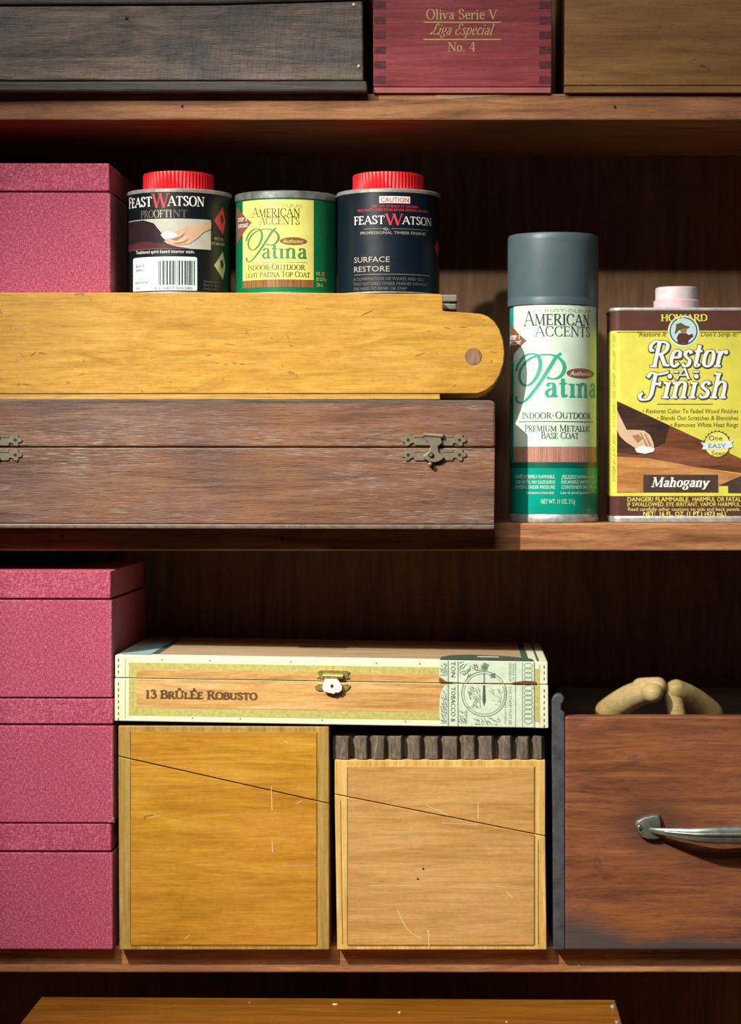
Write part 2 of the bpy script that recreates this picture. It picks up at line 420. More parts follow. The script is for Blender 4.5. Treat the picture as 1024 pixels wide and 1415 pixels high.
M = {}
M['shelf'] = wood('shelf_mahogany', '#7a4d30', '#b0784c', '#cc9466', rough=0.5, pores=0.55, pore_col='#5a3524', blot='#8d5a3c', blot_amt=0.5, bump=0.4)
M['back'] = wood('back_panel_veneer', '#664a34', '#805e42', '#8f6c4e', ax='Z', grain=140, stretch=16, pores=0.45, pore_col='#523a2a', rough=0.6, bump=0.3)
M['dark_chest'] = wood('weathered_dark_wood', '#5a514a', '#867668', '#a8917e', grain=70, stretch=7, rough=0.5, pores=0.6, pore_col='#2a2523', bump=1.0,
                       blot='#474b50', blot_amt=0.65, blot_scale=18, flecks='#8d8174', fleck_amt=0.35, dist=2.5)
def chiselled():
    m = M['dark_chest']; t = m.node_tree; bp = [n for n in t.nodes if n.type == 'BUMP'][0]; tc = [n for n in t.nodes if n.type == 'TEX_COORD'][0]
    mp = t.nodes.new('ShaderNodeMapping'); t.links.new(tc.outputs['Object'], mp.inputs[0]); mp.inputs['Rotation'].default_value = (0, 0.9, 0); mp.inputs['Scale'].default_value = (420, 300, 90)
    nz = t.nodes.new('ShaderNodeTexNoise'); t.links.new(mp.outputs[0], nz.inputs['Vector']); nz.inputs['Scale'].default_value = 0.6; nz.inputs['Detail'].default_value = 4
    b2 = t.nodes.new('ShaderNodeBump'); b2.inputs['Strength'].default_value = 0.75; b2.inputs['Distance'].default_value = 0.0012
    t.links.new(nz.outputs['Fac'], b2.inputs['Height']); t.links.new(bp.outputs[0], b2.inputs['Normal']); t.links.new(b2.outputs[0], t.nodes['Principled BSDF'].inputs['Normal'])
chiselled()
M['dark_trim'] = wood('dark_moulding_and_shade', '#35322e', '#56514d', '#6c655e', rough=0.5, pores=0.4, bump=0.5)
M['red_cedar'] = wood('red_stained_cedar', '#8c3a40', '#ae4c50', '#be5c60', grain=160, stretch=14, rough=0.36, pores=0.45, pore_col='#742833', bump=0.15, blot='#8e363e', blot_amt=0.4)
M['red_joint'] = wood('red_end_grain', '#54242c', '#6c2e36', '#7e3840', rough=0.45, grain=300, stretch=2, bump=0.2)
M['red_base'] = plain('red_base_edge', '#c26a62', 0.45)
M['tan_box'] = wood('tan_varnished_wood', '#80562c', '#9c6e3a', '#b08048', grain=60, stretch=8, rough=0.42, pores=0.25, bump=0.15, blot='#8a6a3a', blot_amt=0.5, spots='#5a4426')
M['yellow'] = wood('yellow_boxwood', '#ac7a28', '#c29136', '#d0a24a', grain=80, stretch=5, rough=0.42, pores=0.3, pore_col='#8f6420', bump=0.3, blot='#c08f3a', blot_amt=0.55, blot_scale=22, spots='#8a6526', dist=2.0)
M['yellow_edge'] = wood('worn_yellow_edge', '#8f6a26', '#c0984a', '#e0c078', grain=120, stretch=20, rough=0.5, pores=0.6, bump=0.5)
M['plug'] = wood('grey_brown_dowel', '#74553f', '#8c6a52', '#9a7860', ax='Z', grain=200, stretch=4, rough=0.6, bump=0.3)
M['old_metal'] = plain('dull_metal', '#7c786a', 0.5, 0.5, 0.5, 0.15)
M['walnut'] = wood('walnut_case', '#432b22', '#69483a', '#80604e', grain=130, stretch=16, rough=0.5, pores=0.75, pore_col='#43281f', bump=0.6,
                   blot='#97602f', blot_amt=0.5, blot_scale=13, flecks='#aaa09a', fleck_amt=0.75, spec=0.45)
M['case_edge'] = plain('worn_case_edge', '#6e5c50', 0.45, 0, 0.5, 0.2, scale=200)
M['bronze'] = plain('aged_brass', '#857a66', 0.45, 0.4, 0.5, 0.08, scale=300)
M['bronze_dark'] = plain('brass_shadow_hole', '#2e281f', 0.6, 0.3)
M['pink'] = cloth('pink_book_cloth', '#8a3048', '#b54b66', '#de8299')
M['pink_wear'] = plain('worn_cloth_edge', '#a98a90', 0.8, 0, 0.2, 0.25, scale=500)
M['seam'] = plain('dark_red_seam', '#4a1020', 0.9, 0, 0.1)
M['orange'] = wood('orange_varnish', '#aa741c', '#c68e2a', '#d4a03c', grain=75, stretch=7, rough=0.4, pores=0.3, pore_col='#a3681c', bump=0.2, blot='#c98434', blot_amt=0.5, blot_scale=12, spec=0.4)
M['orange_edge'] = wood('pale_edge_strip', '#94742f', '#ae8b45', '#c0a05a', ax='Z', grain=130, stretch=16, rough=0.5, pores=0.4, bump=0.3)
M['honey'] = wood('honey_wood', '#b28344', '#cc9c5a', '#d8ac6e', grain=60, stretch=7, rough=0.42, pores=0.25, pore_col='#ab7c40', bump=0.2, blot='#c6965a', blot_amt=0.5, blot_scale=12, spec=0.4, seed=4)
M['honey_edge'] = wood('honey_edge_strip', '#c0934a', '#dcb160', '#e8c684', ax='Z', grain=130, stretch=16, rough=0.5, pores=0.3, bump=0.2)
M['rubber'] = wood('grimy_grey_teeth', '#4a4239', '#6b6052', '#8c7f6c', ax='Z', grain=260, stretch=3, rough=0.8, pores=0.5, bump=0.9, spec=0.2)
M['black'] = plain('black_ink', '#15130f', 0.6, var=0.02)
M['drawer_side'] = plain('dark_grey_paint', '#4b4c50', 0.5, 0, 0.4, 0.2, scale=90)
M['inner_wood'] = wood('drawer_inside', '#33241a', '#463022', '#58402c', rough=0.6)
M['pale_wood'] = wood('pale_bare_wood', '#9c8452', '#b69d68', '#c9b184', grain=40, stretch=3, rough=0.6, pores=0.1, bump=0.1)
M['pewter'] = plain('tarnished_nickel', '#84887f', 0.36, 0.65, 0.5, 0.12, scale=150)
M['low_box'] = wood('brown_varnished_board', '#734711', '#8c5616', '#9e6823', grain=60, stretch=9, rough=0.35, pores=0.3, bump=0.2, blot='#7c4e16', blot_amt=0.5)
M['nail'] = plain('nail_head', '#c8c4ba', 0.35, 0.7)
M['steel'] = plain('tin_steel', '#c2c2ba', 0.38, 0.5, 0.5, 0.12, scale=220)
M['steel_dull'] = plain('dull_tin_rim', '#8c928e', 0.45, 0.5, 0.5, 0.2, scale=180)
M['red_cap'] = plain('red_plastic', '#e0222c', 0.36, 0, 0.5, 0.05)
M['tin_black'] = plain('black_tin_print', '#10151b', 0.4, 0, 0.5, 0.05)
M['tin_navy'] = plain('navy_tin_print', '#0e1a26', 0.36, 0, 0.5, 0.05)
M['tin_green'] = plain('green_tin_print', '#0d7548', 0.32, 0, 0.5, 0.05)
M['cream_yellow'] = plain('yellow_label', '#eee77e', 0.42, 0, 0.45, 0.05)
M['mint'] = plain('mint_white_label', '#d3ead4', 0.5, 0, 0.35, 0.04, scale=90)
M['teal'] = plain('teal_can_print', '#0aa48c', 0.26, 0, 0.5, 0.05)
M['teal_dark'] = plain('deep_teal_ink_and_shade', '#0b5c4c', 0.35, 0, 0.5, 0.05)
M['teal_ink'] = plain('teal_ink', '#3aa98c', 0.4, 0, 0.5, 0.05)
M['green_ink'] = plain('sage_green_ink', '#4d8a58', 0.4, 0, 0.5, 0.05)
M['ink'] = plain('dark_grey_ink', '#3a4540', 0.5, 0, 0.4, 0.04)
M['olive_ink'] = plain('olive_ink', '#5c5a24', 0.5, 0, 0.4, 0.04)
M['pale_ink'] = plain('faint_grey_ink', '#a9a88a', 0.5, 0, 0.4, 0.04)
M['copper'] = wood('copper_band_print', '#93604f', '#b37f6c', '#c8988a', ax='Z', grain=900, stretch=60, rough=0.4, pores=0.1, bump=0.0)
M['brown_band'] = wood('brown_wood_print', '#6d4a2c', '#8f6238', '#a87a4a', ax='Z', grain=900, stretch=60, rough=0.45, pores=0.3, bump=0.0)
M['copper_diamond'] = plain('copper_brown_print', '#8a5a4a', 0.42, 0, 0.4, 0.05)
M['white'] = plain('white_print', '#f2f1ea', 0.45, 0, 0.4, 0.03)
M['sticker'] = plain('pale_blue_white_sticker', '#dbe8ec', 0.45, 0, 0.4, 0.03)
M['silver_ink'] = plain('silver_print', '#c8c2ae', 0.3, 0.3, 0.5, 0.05)
M['dim_ink'] = plain('dull_silver_print', '#77746c', 0.4, 0.2, 0.5, 0.05)
M['red_ink'] = plain('red_print', '#e2444a', 0.4, 0, 0.4, 0.04)
M['maroon'] = plain('maroon_print', '#5a2a30', 0.35, 0, 0.4, 0.08)
M['plum'] = plain('dark_plum_print', '#2e2026', 0.35, 0, 0.4, 0.08)
M['bone'] = plain('bone_print', '#c6c4b6', 0.35, 0, 0.4, 0.06)
M['skin'] = plain('printed_skin', '#d9b594', 0.4, 0, 0.4, 0.08)
M['skin_dark'] = plain('printed_skin_shade', '#a47c60', 0.4, 0, 0.4, 0.08)
M['cap_grey'] = plain('slate_grey_plastic', '#52646a', 0.42, 0, 0.5, 0.05, scale=40)
M['gold'] = plain('gold_foil_print', '#e6c886', 0.35, 0.2, 0.5, 0.04)
M['can_yellow'] = plain('yellow_can_print', '#e3db58', 0.45, 0, 0.5, 0.05)
M['can_brown'] = plain('brown_can_print', '#5e3a30', 0.34, 0, 0.5, 0.06)
M['pink_white'] = plain('pinkish_white_plastic', '#e6d6da', 0.5, 0, 0.4, 0.05, scale=150)
M['pink_plastic'] = plain('pale_pink_plastic', '#e6c3cc', 0.5, 0, 0.4, 0.05)
M['blue_white'] = plain('pale_blue_print', '#c9dfe6', 0.4, 0, 0.4, 0.03)
M['outline'] = plain('slate_outline_print', '#3e4a46', 0.45, 0, 0.4, 0.04)
M['photo_dark'] = wood('printed_dark_table', '#2a2220', '#4a3026', '#6d4630', grain=90, stretch=6, rough=0.4, pores=0.2, bump=0)
M['photo_mid'] = wood('printed_red_table', '#5a3322', '#7c4a30', '#92583a', grain=90, stretch=6, rough=0.4, pores=0.2, bump=0)
M['photo_light'] = wood('printed_light_table', '#a86c3c', '#c4884e', '#d6a066', grain=90, stretch=6, rough=0.4, pores=0.2, bump=0)
M['plate'] = plain('brown_name_plate_print', '#4c3c34', 0.42, 0, 0.4, 0.1, scale=200)
M['cream_paper'] = plain('cream_paper_trim', '#e6e8c6', 0.55, 0, 0.3, 0.04, scale=120)
M['foil'] = plain('yellow_green_foil', '#cbc272', 0.42, 0.1, 0.4, 0.1, scale=400)
M['cedar'] = wood('cedar_panel', '#b98648', '#d9aa66', '#e6be80', grain=150, stretch=14, rough=0.5, pores=0.5, pore_col='#a9743c', bump=0.2)
M['brown_ink'] = plain('brown_ink', '#6a4e30', 0.5, 0, 0.3, 0.1)
M['seal'] = plain('pale_green_stamp_paper', '#d4e0c8', 0.55, 0, 0.3, 0.05, scale=200)
M['seal_ink'] = plain('engraved_green_ink', '#7f937c', 0.6, 0, 0.3, 0.15, scale=500)
M['seal_dark'] = plain('dark_green_engraving', '#4a604e', 0.6, 0, 0.3, 0.15, scale=300)
M['box_top'] = wood('tan_top_paper', '#a48a68', '#bda27c', '#ccb492', rough=0.6, pores=0.1, bump=0.1)
M['cyan'] = plain('pale_cyan_paper', '#9cc0bc', 0.55, 0, 0.3, 0.1)
M['bright_tin'] = plain('bright_nickel_catch', '#f0f2f2', 0.35, 0.15, 0.6, 0.03)
M['brass'] = plain('pale_brass', '#c9b96a', 0.35, 0.7, 0.5, 0.15, scale=400)
M['scratch'] = plain('pale_scratch', '#e6cf9e', 0.6, 0, 0.3, 0.1)
M['dark_scar'] = plain('dark_dent', '#8a6420', 0.6, 0, 0.3, 0.2)
M['splinter'] = wood('fresh_splinter', '#a8825a', '#c8a478', '#d8b890', grain=200, stretch=12, rough=0.6)
M['floor'] = wood('floor_boards', '#4a3424', '#644832', '#76583e', rough=0.5)
M['wall'] = plain('plain_wall', '#8a857c', 0.8)

def drawer_face():
    s = NT('worn_red_brown_drawer'); 
    g = s.noise(s.mapped((12, 130, 130)), 1, 8, 0.68, 0.8)
    col = s.ramp(g, [(0.3, srgb('#5a3622')), (0.5, srgb('#824e34')), (0.7, srgb('#9e6640'))])
    b = s.noise(s.mapped((12, 12, 20), (4, 0, 1)), 1, 4, 0.6, 0.6)
    col = s.mix(s.math('MULTIPLY', s.step(b, 0.48, 0.70), 0.5), col, srgb('#9a5f30'))
    fn = s.noise(s.mapped((60, 500, 500), (3, 1, 2)), 1, 6, 0.75, 0.3)
    col = s.mix(0.8, col, s.ramp(fn, [(0.32, (0.7, 0.68, 0.66)), (0.5, (1, 1, 1)), (0.68, (1.2, 1.18, 1.15))]), 'MULTIPLY')
    p = s.noise(s.mapped((70, 1000, 900)), 1, 3, 0.6, 0.5)
    col = s.mix(s.math('MULTIPLY', s.step(p, 0.56, 0.7), 0.5), col, srgb('#43271c'))
    q = s.noise(s.mapped((45, 45, 60), (1, 5, 1)), 1, 4, 0.6, 1)
    col = s.mix(s.math('MULTIPLY', s.step(q, 0.62, 0.72), 0.55), col, srgb('#4a3f3c'))
    x = s.n('ShaderNodeSeparateXYZ'); s.k(s.tc.outputs['Object'], x.inputs[0])
    n2 = s.noise(s.mapped((30, 30, 30), (2, 2, 2)), 1, 4, 0.6)
    nn = s.math('MULTIPLY', s.math('SUBTRACT', n2, 0.5), 0.016)
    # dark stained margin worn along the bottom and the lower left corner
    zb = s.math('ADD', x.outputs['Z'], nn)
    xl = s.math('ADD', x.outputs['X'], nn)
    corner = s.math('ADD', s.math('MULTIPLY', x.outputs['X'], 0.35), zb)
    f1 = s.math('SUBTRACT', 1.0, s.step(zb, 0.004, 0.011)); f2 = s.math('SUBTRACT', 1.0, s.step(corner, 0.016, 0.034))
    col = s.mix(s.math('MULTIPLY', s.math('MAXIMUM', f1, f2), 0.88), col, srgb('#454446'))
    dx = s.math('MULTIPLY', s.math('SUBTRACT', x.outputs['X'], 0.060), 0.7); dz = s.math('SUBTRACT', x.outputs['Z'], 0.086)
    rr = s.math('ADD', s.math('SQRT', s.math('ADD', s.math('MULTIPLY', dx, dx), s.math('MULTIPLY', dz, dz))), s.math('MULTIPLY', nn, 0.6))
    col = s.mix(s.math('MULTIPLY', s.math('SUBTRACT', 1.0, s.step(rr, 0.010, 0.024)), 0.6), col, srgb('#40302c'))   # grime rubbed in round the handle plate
    s.bump(s.math('ADD', s.math('MULTIPLY', p, -0.6), g), 0.4)
    return s.fin(col, s.math('ADD', s.math('MULTIPLY', g, 0.25), 0.3), 0, 0.4)
M['drawer'] = drawer_face()

# ------------------------------------------------------------------ the setting: floor and wall behind the bookcase
YB = 0.185
def zt(y): return (707.5 - y) * PX
def xt(x): return (x - 512) * PX
b = NB(); wbox(b, (-1.6, -1.9, zt(1880)), (1.6, 0.24, zt(1850))); setp(part('floor', b, M['floor']), kind='structure')
b = NB(); wbox(b, (-1.6, 0.215, zt(1850)), (1.6, 0.24, 1.2)); setp(part('wall_back', b, M['wall']), kind='structure')

# ------------------------------------------------------------------ bookcase
T_UP, B_UP = 129.5, 166.0
T_MID, B_MID = 722.5, 761.0
T_LOW, B_LOW = 1308.0, 1344.0
T_BOT, B_BOT = 1720.0, 1760.0
XL, XR = -260, 1420
bc = thing('bookcase', 'red-brown wooden bookcase whose shelves hold all the boxes and tins', 'bookcase', (0, 0.09, zt(1850)))
for t, bt in ((T_UP, B_UP), (T_MID, B_MID), (T_LOW, B_LOW), (T_BOT, B_BOT)):
    b = NB(); wbox(b, (xt(XL), -0.19 if t == T_BOT else 0.0, zt(bt)), (xt(XR), YB, zt(t)), 0.0012); sh = part('shelf_board', b, M['shelf'], bc)
    if t == T_UP: top_shelf = sh
    if t == T_MID: mid_shelf = sh
b = NB(); wbox(b, (xt(XL - 40), YB, zt(1850)), (xt(XR + 40), YB + 0.012, zt(-340))); part('back_panel', b, M['back'], bc)
for x in (XL - 40, XR):
    b = NB(); wbox(b, (xt(x), -0.004, zt(1850)), (xt(x + 40), YB, zt(-340)), 0.0012); part('side_panel', b, M['shelf'], bc)
b = NB(); wbox(b, (xt(XL - 40), -0.004, zt(-340)), (xt(XR + 40), YB + 0.012, zt(-380)), 0.0012); part('top_board', b, M['shelf'], bc)
b = NB(); prism(b, [(601, 134), (604, 130.2), (640, 131.5), (700, 130), (718, 130.2), (690, 132.5), (660, 134), (625, 137.5), (606, 137)], -0.0003, 0.0004)
for x, y, yy in ((252, 147, 0), (850, 148, 0), (86, 741, 1), (390, 743, 1)):
    patch('knot', Flat(0.0), [ellipse(x, y, 2.0, 2.6, 12)], 1, M['black'], top_shelf if yy == 0 else mid_shelf)
part('splinter', b, M['splinter'], top_shelf, label='pale splintered chip along the shelf edge')

def base_of(x, ytrue, Y): return (W(x, YV, Y).x, Y + 0.07, zt(ytrue))

# ------------------------------------------------------------------ top shelf
Y = -0.010
o = thing('wooden_chest', 'long dark weathered wooden chest at the left end of the top shelf', 'box', base_of(250, T_UP, Y))
yb = app(T_UP, Y)
b = NB(); prism(b, [(-120, 9), (300, 7), (501, 1), (502, 111), (-120, 111)], Y, 0.165, 0.0012); body = part('body', b, M['dark_chest'], o)
b = NB(); prism(b, [(-124, 112.5), (507, 111.5), (507.5, yb), (-124, yb)], Y - 0.0015, 0.168, 0.0016); part('base_moulding', b, M['dark_trim'], o)
b = NB(); prism(b, [(-124, -60), (504, -60), (504, -1), (300, 5), (-124, 7)], Y - 0.002, 0.169, 0.0014); part('lid', b, M['dark_trim'], o)
for x, y in ((489, 7), (496, 92), (175, 25)):
    b = NB(); p = W(x, y, Y); lathe(b, (0, 0), [(0, 0.0008), (0.0011, 0.0006), (0.0015, -0.0004)], 16)
    bmesh.ops.rotate(b, verts=b.verts, matrix=Matrix.Rotation(math.pi / 2, 3, 'X')); bmesh.ops.translate(b, verts=b.verts, vec=p)
    part('nail', b, M['nail'] if x > 200 else M['black'], o, True)

Y = -0.003; yb = app(T_UP, Y); S = Flat(Y)
o = thing('cigar_box', 'dark red cigar box with gold lettering on the top shelf', 'cigar box', base_of(640, T_UP, Y))
b = NB(); prism(b, [(515, -80), (763, -80), (762, 120), (516, 120)], Y, 0.16, 0.0006); body = part('body', b, M['red_cedar'], o)
b = NB(); prism(b, [(516, 120.6), (761.5, 120.6), (761.5, yb), (516, yb)], Y + 0.0002, 0.16, 0.0005); part('base_board', b, M['red_base'], o)
patch('finger_joint', S, [R4(517, 533, y, y + 10.5) for y in (-18, 2, 23, 43.5, 64, 84.5, 105)], 1, M['red_joint'], body)
patch('finger_joint', S, [R4(745, 761.5, y, y + 10.5) for y in (-18, 2, 23, 43.5, 64, 84.5, 105)], 1, M['red_joint'], body)
roman(S, 'Oliva Serie V', 589, 688, 26.5, 13.5, M['gold'], body, 0.13, 0.055)
roman(S, '𝕃iga 𝔼special', 595, 680, 48, 15, M['gold'], body, 0.10, 0.045, 0.35)
roman(S, 'No. 4', 619, 658, 71, 12.5, M['gold'], body, 0.14, 0.055)
patch('gold_rule', S, [R4(585, 692, 30, 31.6), R4(585, 692, 53.8, 55.4)], 1, M['gold'], body)

Y = -0.004; yb = app(T_UP, Y)
o = thing('wooden_box', 'plain tan wooden box at the right end of the top shelf', 'box', base_of(900, T_UP, Y))
b = NB(); prism(b, [(780, -80), (1130, -80), (1130, 118.5), (780, 118.5)], Y, 0.16, 0.001); part('body', b, M['tan_box'], o)
b = NB(); prism(b, [(780, 119), (1131, 119), (1131, yb), (780, yb)], Y - 0.0003, 0.161, 0.0006); part('base_board', b, M['tan_box'], o)

# ------------------------------------------------------------------ middle shelf: brown case
Y = -0.022; YC = Y
CASE_TOP = tru(551.5, Y)
o = thing('wooden_case', 'long brown walnut case with two brass latches at the left of the middle shelf', 'case', base_of(340, T_MID, Y))
b = NB(); prism(b, [(-130, 551.5), (679, 553), (684, 557), (684, 617.6), (-130, 617.2)], Y, 0.165, 0.0013, 3); lid = part('lid', b, M['walnut'], o)
b = NB(); prism(b, [(-130, 618.6), (684, 619), (683, 724.5), (-130, 723)], Y, 0.0195, 0.0006, 2)
wbox(b, (W(-130, 0, Y).x, -0.003, zt(T_MID)), (W(683, 0, Y).x, 0.143, W(0, 619, Y).z), 0.0005); body = part('body', b, M['walnut'], o)
b = NB(); prism(b, [(-131, 723.5), (684, 725), (683, 731.5), (-131, 729.5)], Y - 0.0004, 0.0195, 0.0008); part('base_lip', b, M['case_edge'], o, label='pale worn lower edge')
patch('edge_shade', Flat(Y), [[(-130, 552.5), (677, 554), (677, 557.4), (-130, 556.2)]], 1, M['dark_trim'], lid)  # dark line painted on the lid's top edge for the shadow there

def leaf(cx, cy, dx):    # pierced trefoil end of a latch plate, as outline going out and back
    return [(cx, cy - 4), (cx + dx * 4, cy - 6), (cx + dx * 7, cy - 9), (cx + dx * 11, cy - 9.5), (cx + dx * 13, cy - 6), (cx + dx * 12, cy - 3.5),
            (cx + dx * 16, cy - 3.5), (cx + dx * 18, cy), (cx + dx * 16, cy + 3.5), (cx + dx * 12, cy + 3.5), (cx + dx * 13, cy + 6), (cx + dx * 11, cy + 9),
            (cx + dx * 7, cy + 8), (cx + dx * 4, cy + 5), (cx, cy + 4)]
def latch(cx, parent):
    Yl = YC - 0.0012
    b = NB()
    up = [(cx - 26, 601), (cx + 27, 602)] + leaf(cx + 28, 608, 1) + [(cx + 27, 616), (cx - 26, 615.5)] + leaf(cx - 27, 608, -1)[::-1]
    prism(b, up, Yl, 0.0013, 0.0003, 1); plate = part('latch', b, M['bronze'], parent, label='ornate aged brass latch')
    b = NB()
    dn = [(cx - 26, 621), (cx + 27, 621)] + leaf(cx + 28, 628.5, 1) + [(cx + 27, 636.5), (cx - 26, 636.5)] + leaf(cx - 27, 628.5, -1)[::-1]
    prism(b, dn, Yl, 0.0013, 0.0003, 1); part('latch_plate', b, M['bronze'], plate)
    for hx, hy in ((cx - 35, 608), (cx + 36, 608), (cx - 35, 628.5), (cx + 36, 628.5)): patch('pierced_hole', Flat(Yl), [ellipse(hx, hy, 2.4, 2.2, 14)], 1, M['bronze_dark'], plate)
    for hx, hy in ((cx - 20, 608.5), (cx + 21, 608.5), (cx - 20, 629), (cx + 21, 629)): patch('engraved_line', Flat(Yl), [R4(hx - 7, hx + 7, hy - 4.4, hy - 3.6)], 1, M['bronze_dark'], plate)
    b = NB(); sw = [(cx - 13, 602), (cx + 10, 604), (cx + 12, 612), (cx + 6, 617), (cx + 7, 625), (cx + 15, 632), (cx + 9, 637), (cx + 2, 639), (cx - 5, 638),
                    (cx - 15, 633), (cx - 14, 629.5), (cx - 7, 625), (cx - 4, 618), (cx - 7, 611), (cx - 12, 607)]
    prism(b, sw, Yl - 0.0022, 0.0014, 0.0004, 2); part('swing_catch', b, M['bronze'], plate)
    b = NB()
    p0 = W(cx - 14, 600.5, Yl - 0.0015); p1 = W(cx + 13, 602.5, Yl - 0.0015); tube(b, [p0, p0.lerp(p1, .5), p1], [0.0016] * 3, 14); part('hinge_barrel', b, M['bronze'], plate, True)
    b = NB(); p = W(cx - 3, 629, Yl - 0.0026); tube(b, [p, p + Vector((0, -.0002, 0)), p + Vector((0, -.0006, 0))], [0.0018, 0.0018, 0.0014], 16)
    part('pin_hole', b, M['bronze_dark'], plate, True)
    b = NB(); p = W(cx - 3, 629, Yl - 0.0032); tube(b, [p, p + Vector((0, -.0006, 0)), p + Vector((0, -.001, 0))], [0.0010, 0.001, 0.0005], 12); part('pin', b, M['bronze'], plate, True)
    b = NB(); p = W(cx - 4.5, 641.5, Yl - 0.0026); capsule(b, p, p + Vector((0, 0.002, 0)), 0.0016, 0.0016, 16); part('catch_knob', b, M['bronze'], plate, True)
latch(599, o); latch(-15, o)

# ------------------------------------------------------------------ yellow box with rounded lug
Y = -0.013
zb_ = app(CASE_TOP, Y)
o = thing('slide_box', 'long yellow wooden box with a rounded pierced end, lying on the brown walnut case', 'box', (W(330, 0, Y).x, Y + 0.07, zt(CASE_TOP)))
def lug(): 
    arc = [(622, 430.5), (650, 432.5), (664, 433.5), (674, 437), (683, 444), (690, 455), (695, 470), (697, 487), (695.5, 503), (690, 519), (682, 531), (672, 539), (660, 543.6)]
    return [(-130, 403.8), (400, 404.5), (608, 406.3), (611.8, 408), (612, 428.5), (614, 430)] + arc + [(300, 543.8), (-130, 544)]
b = NB(); prism(b, lug(), Y, 0.009, 0.0008); fb = part('side_board', b, M['yellow'], o)
f = [p + Vector((0, 0.125, 0)) for p in [W(x, y, Y) for x, y in lug()]]
b = NB(); solid(b, f, [p + Vector((0, 0.009, 0)) for p in f], 0.0008); part('side_board', b, M['yellow'], o)
b = NB(); prism(b, [(-130, 544.6), (608, 544.6), (608, zb_), (-130, zb_)], Y + 0.0006, 0.133, 0.0005); part('base_board', b, M['yellow_edge'], o)
a0 = W(608, 406.5, Y); a1 = W(600, 544, Y)
b = NB(); wbox(b, (a1.x - .01, Y + .009, a1.z), (a0.x, Y + .125, W(0, 412, Y).z), 0.0005); part('end_board', b, M['yellow'], o)
b = NB(); wbox(b, (W(-130, 0, Y).x, Y + .009, W(0, 411.8, Y).z), (a0.x - .004, Y + .125, W(0, 405, Y).z), 0.0005); part('sliding_lid', b, M['yellow'], o)
b = NB(); rect(b, 606, 632, 407, 417, 0.012, 0.02, 0.0008); rect(b, 606, 631, 419.5, 428, 0.012, 0.02, 0.0008); rect(b, 606, 622, 411, 424, 0.014, 0.018, 0.0005)
part('end_stud', b, M['old_metal'], o)
b = NB(); p = W(654, 492.5, Y - 0.0002); R = 11.6 * PX
tube(b, [p + Vector((0, .003, 0)), p, p + Vector((0, -.0002, 0))], [R, R, R * .96], 40); part('dowel_plug', b, M['plug'], fb, True)
S = Flat(Y); scars = []
for x, y, l_, a in ((398, 466, 9, 1.2), (318, 476, 16, .1), (36, 531, 14, .12), (300, 502, 8, .1), (312, 503, 9, -.1), (324, 502, 8, .2), (335, 503, 10, 0), (288, 491, 8, -.3), (308, 524, 6, .7),
                    (508, 432, 22, -.45), (30, 490, 10, .8), (46, 489, 12, -.7), (58, 488, 12, .1), (199, 486, 4, 1.4), (628, 533, 7, -.7), (640, 452, 14, 0), (618, 453, 12, .1), (515, 527, 6, 1.2), (580, 490, 18, -.35)):
    dx, dy = math.cos(a) * l_ / 2, math.sin(a) * l_ / 2
    scars.append([(x - dx, y - dy), (x - dx * .3 + dy * .06, y - dy * .3 - .7), (x + dx, y + dy), (x + dx * .2, y + dy * .2 + .7)])
for q_ in scars: patch('dent', S, [q_], 1, M['dark_scar'], fb)
YTOP = tru(404.3, Y)      # level of the yellow box's top

# ------------------------------------------------------------------ pink cloth boxes
PG = 'pink cloth covered boxes at the left edge'
def pink_box(label, xr, y0, ylid, y1, Y, level, lid_inset=2):
    o = thing('cloth_box', label, 'box', base_of(60, level, Y), PG)
    yb = app(level, Y) if level else y1
    def wob(x0, x1, ya, yc): return [(x0, ya), (x1, ya + .6), (x1, yc), (x0, yc - .6)]
    b = NB(); prism(b, wob(-140, xr, ylid + 0.8, yb), Y, 0.165, 0.0011, 3); body = part('body', b, M['pink'], o)
    b = NB(); prism(b, wob(-140, xr - lid_inset, y0, ylid - 0.8), Y + .0004, 0.163, 0.0011, 3); lid = part('lid', b, M['pink'], o)
    b = NB(); prism(b, wob(-138, xr - 3, ylid - 2, ylid + 2), Y + .0015, 0.16); part('lid_seam', b, M['seam'], o)
    S = Flat(Y)
    z = [(xr - 3.2, ylid + 4), (xr - 2.4, ylid + 4), (xr - 2.4, yb - 6), (xr - 3.0, yb - 6)]
    patch('worn_edge', S, [z], 1, M['pink_wear'], body)
    return o
Yp = -0.009
pink_box('pink cloth box standing on the yellow wooden box beside the tins', 153, 225, 265, 403, Yp, YTOP)
Yp = -0.0105
l3 = T_LOW
pink_box('pink cloth box at the bottom of the stack of three, on the lower shelf', 156, 1138, 1177, 1312, Yp, T_LOW)
l2 = tru(1137.2, Yp)
pink_box('pink cloth box in the middle of the stack of three', 157, 965, 1001.5, 1137, Yp, l2, 0.6)
l1 = tru(964.2, Yp)
top_pink = pink_box('pink cloth box topmost of the stack of three', 155, 788, 828, 964, Yp, l1)
b = NB()
for pts in ([(148, 1135), (155, 1133), (158, 1131)], [(150, 1136), (156, 1136), (159, 1135)], [(154, 1134), (157, 1129)]):
    q = [W(x, y, Yp - .0012) for x, y in pts]; tube(b, q, [0.00022] * len(q), 6)
for ob in [o_ for o_ in C.objects if o_.get('label', '').startswith('pink cloth box in the middle')]: part('loose_thread', b, M['pink_wear'], ob, label='frayed pale thread')

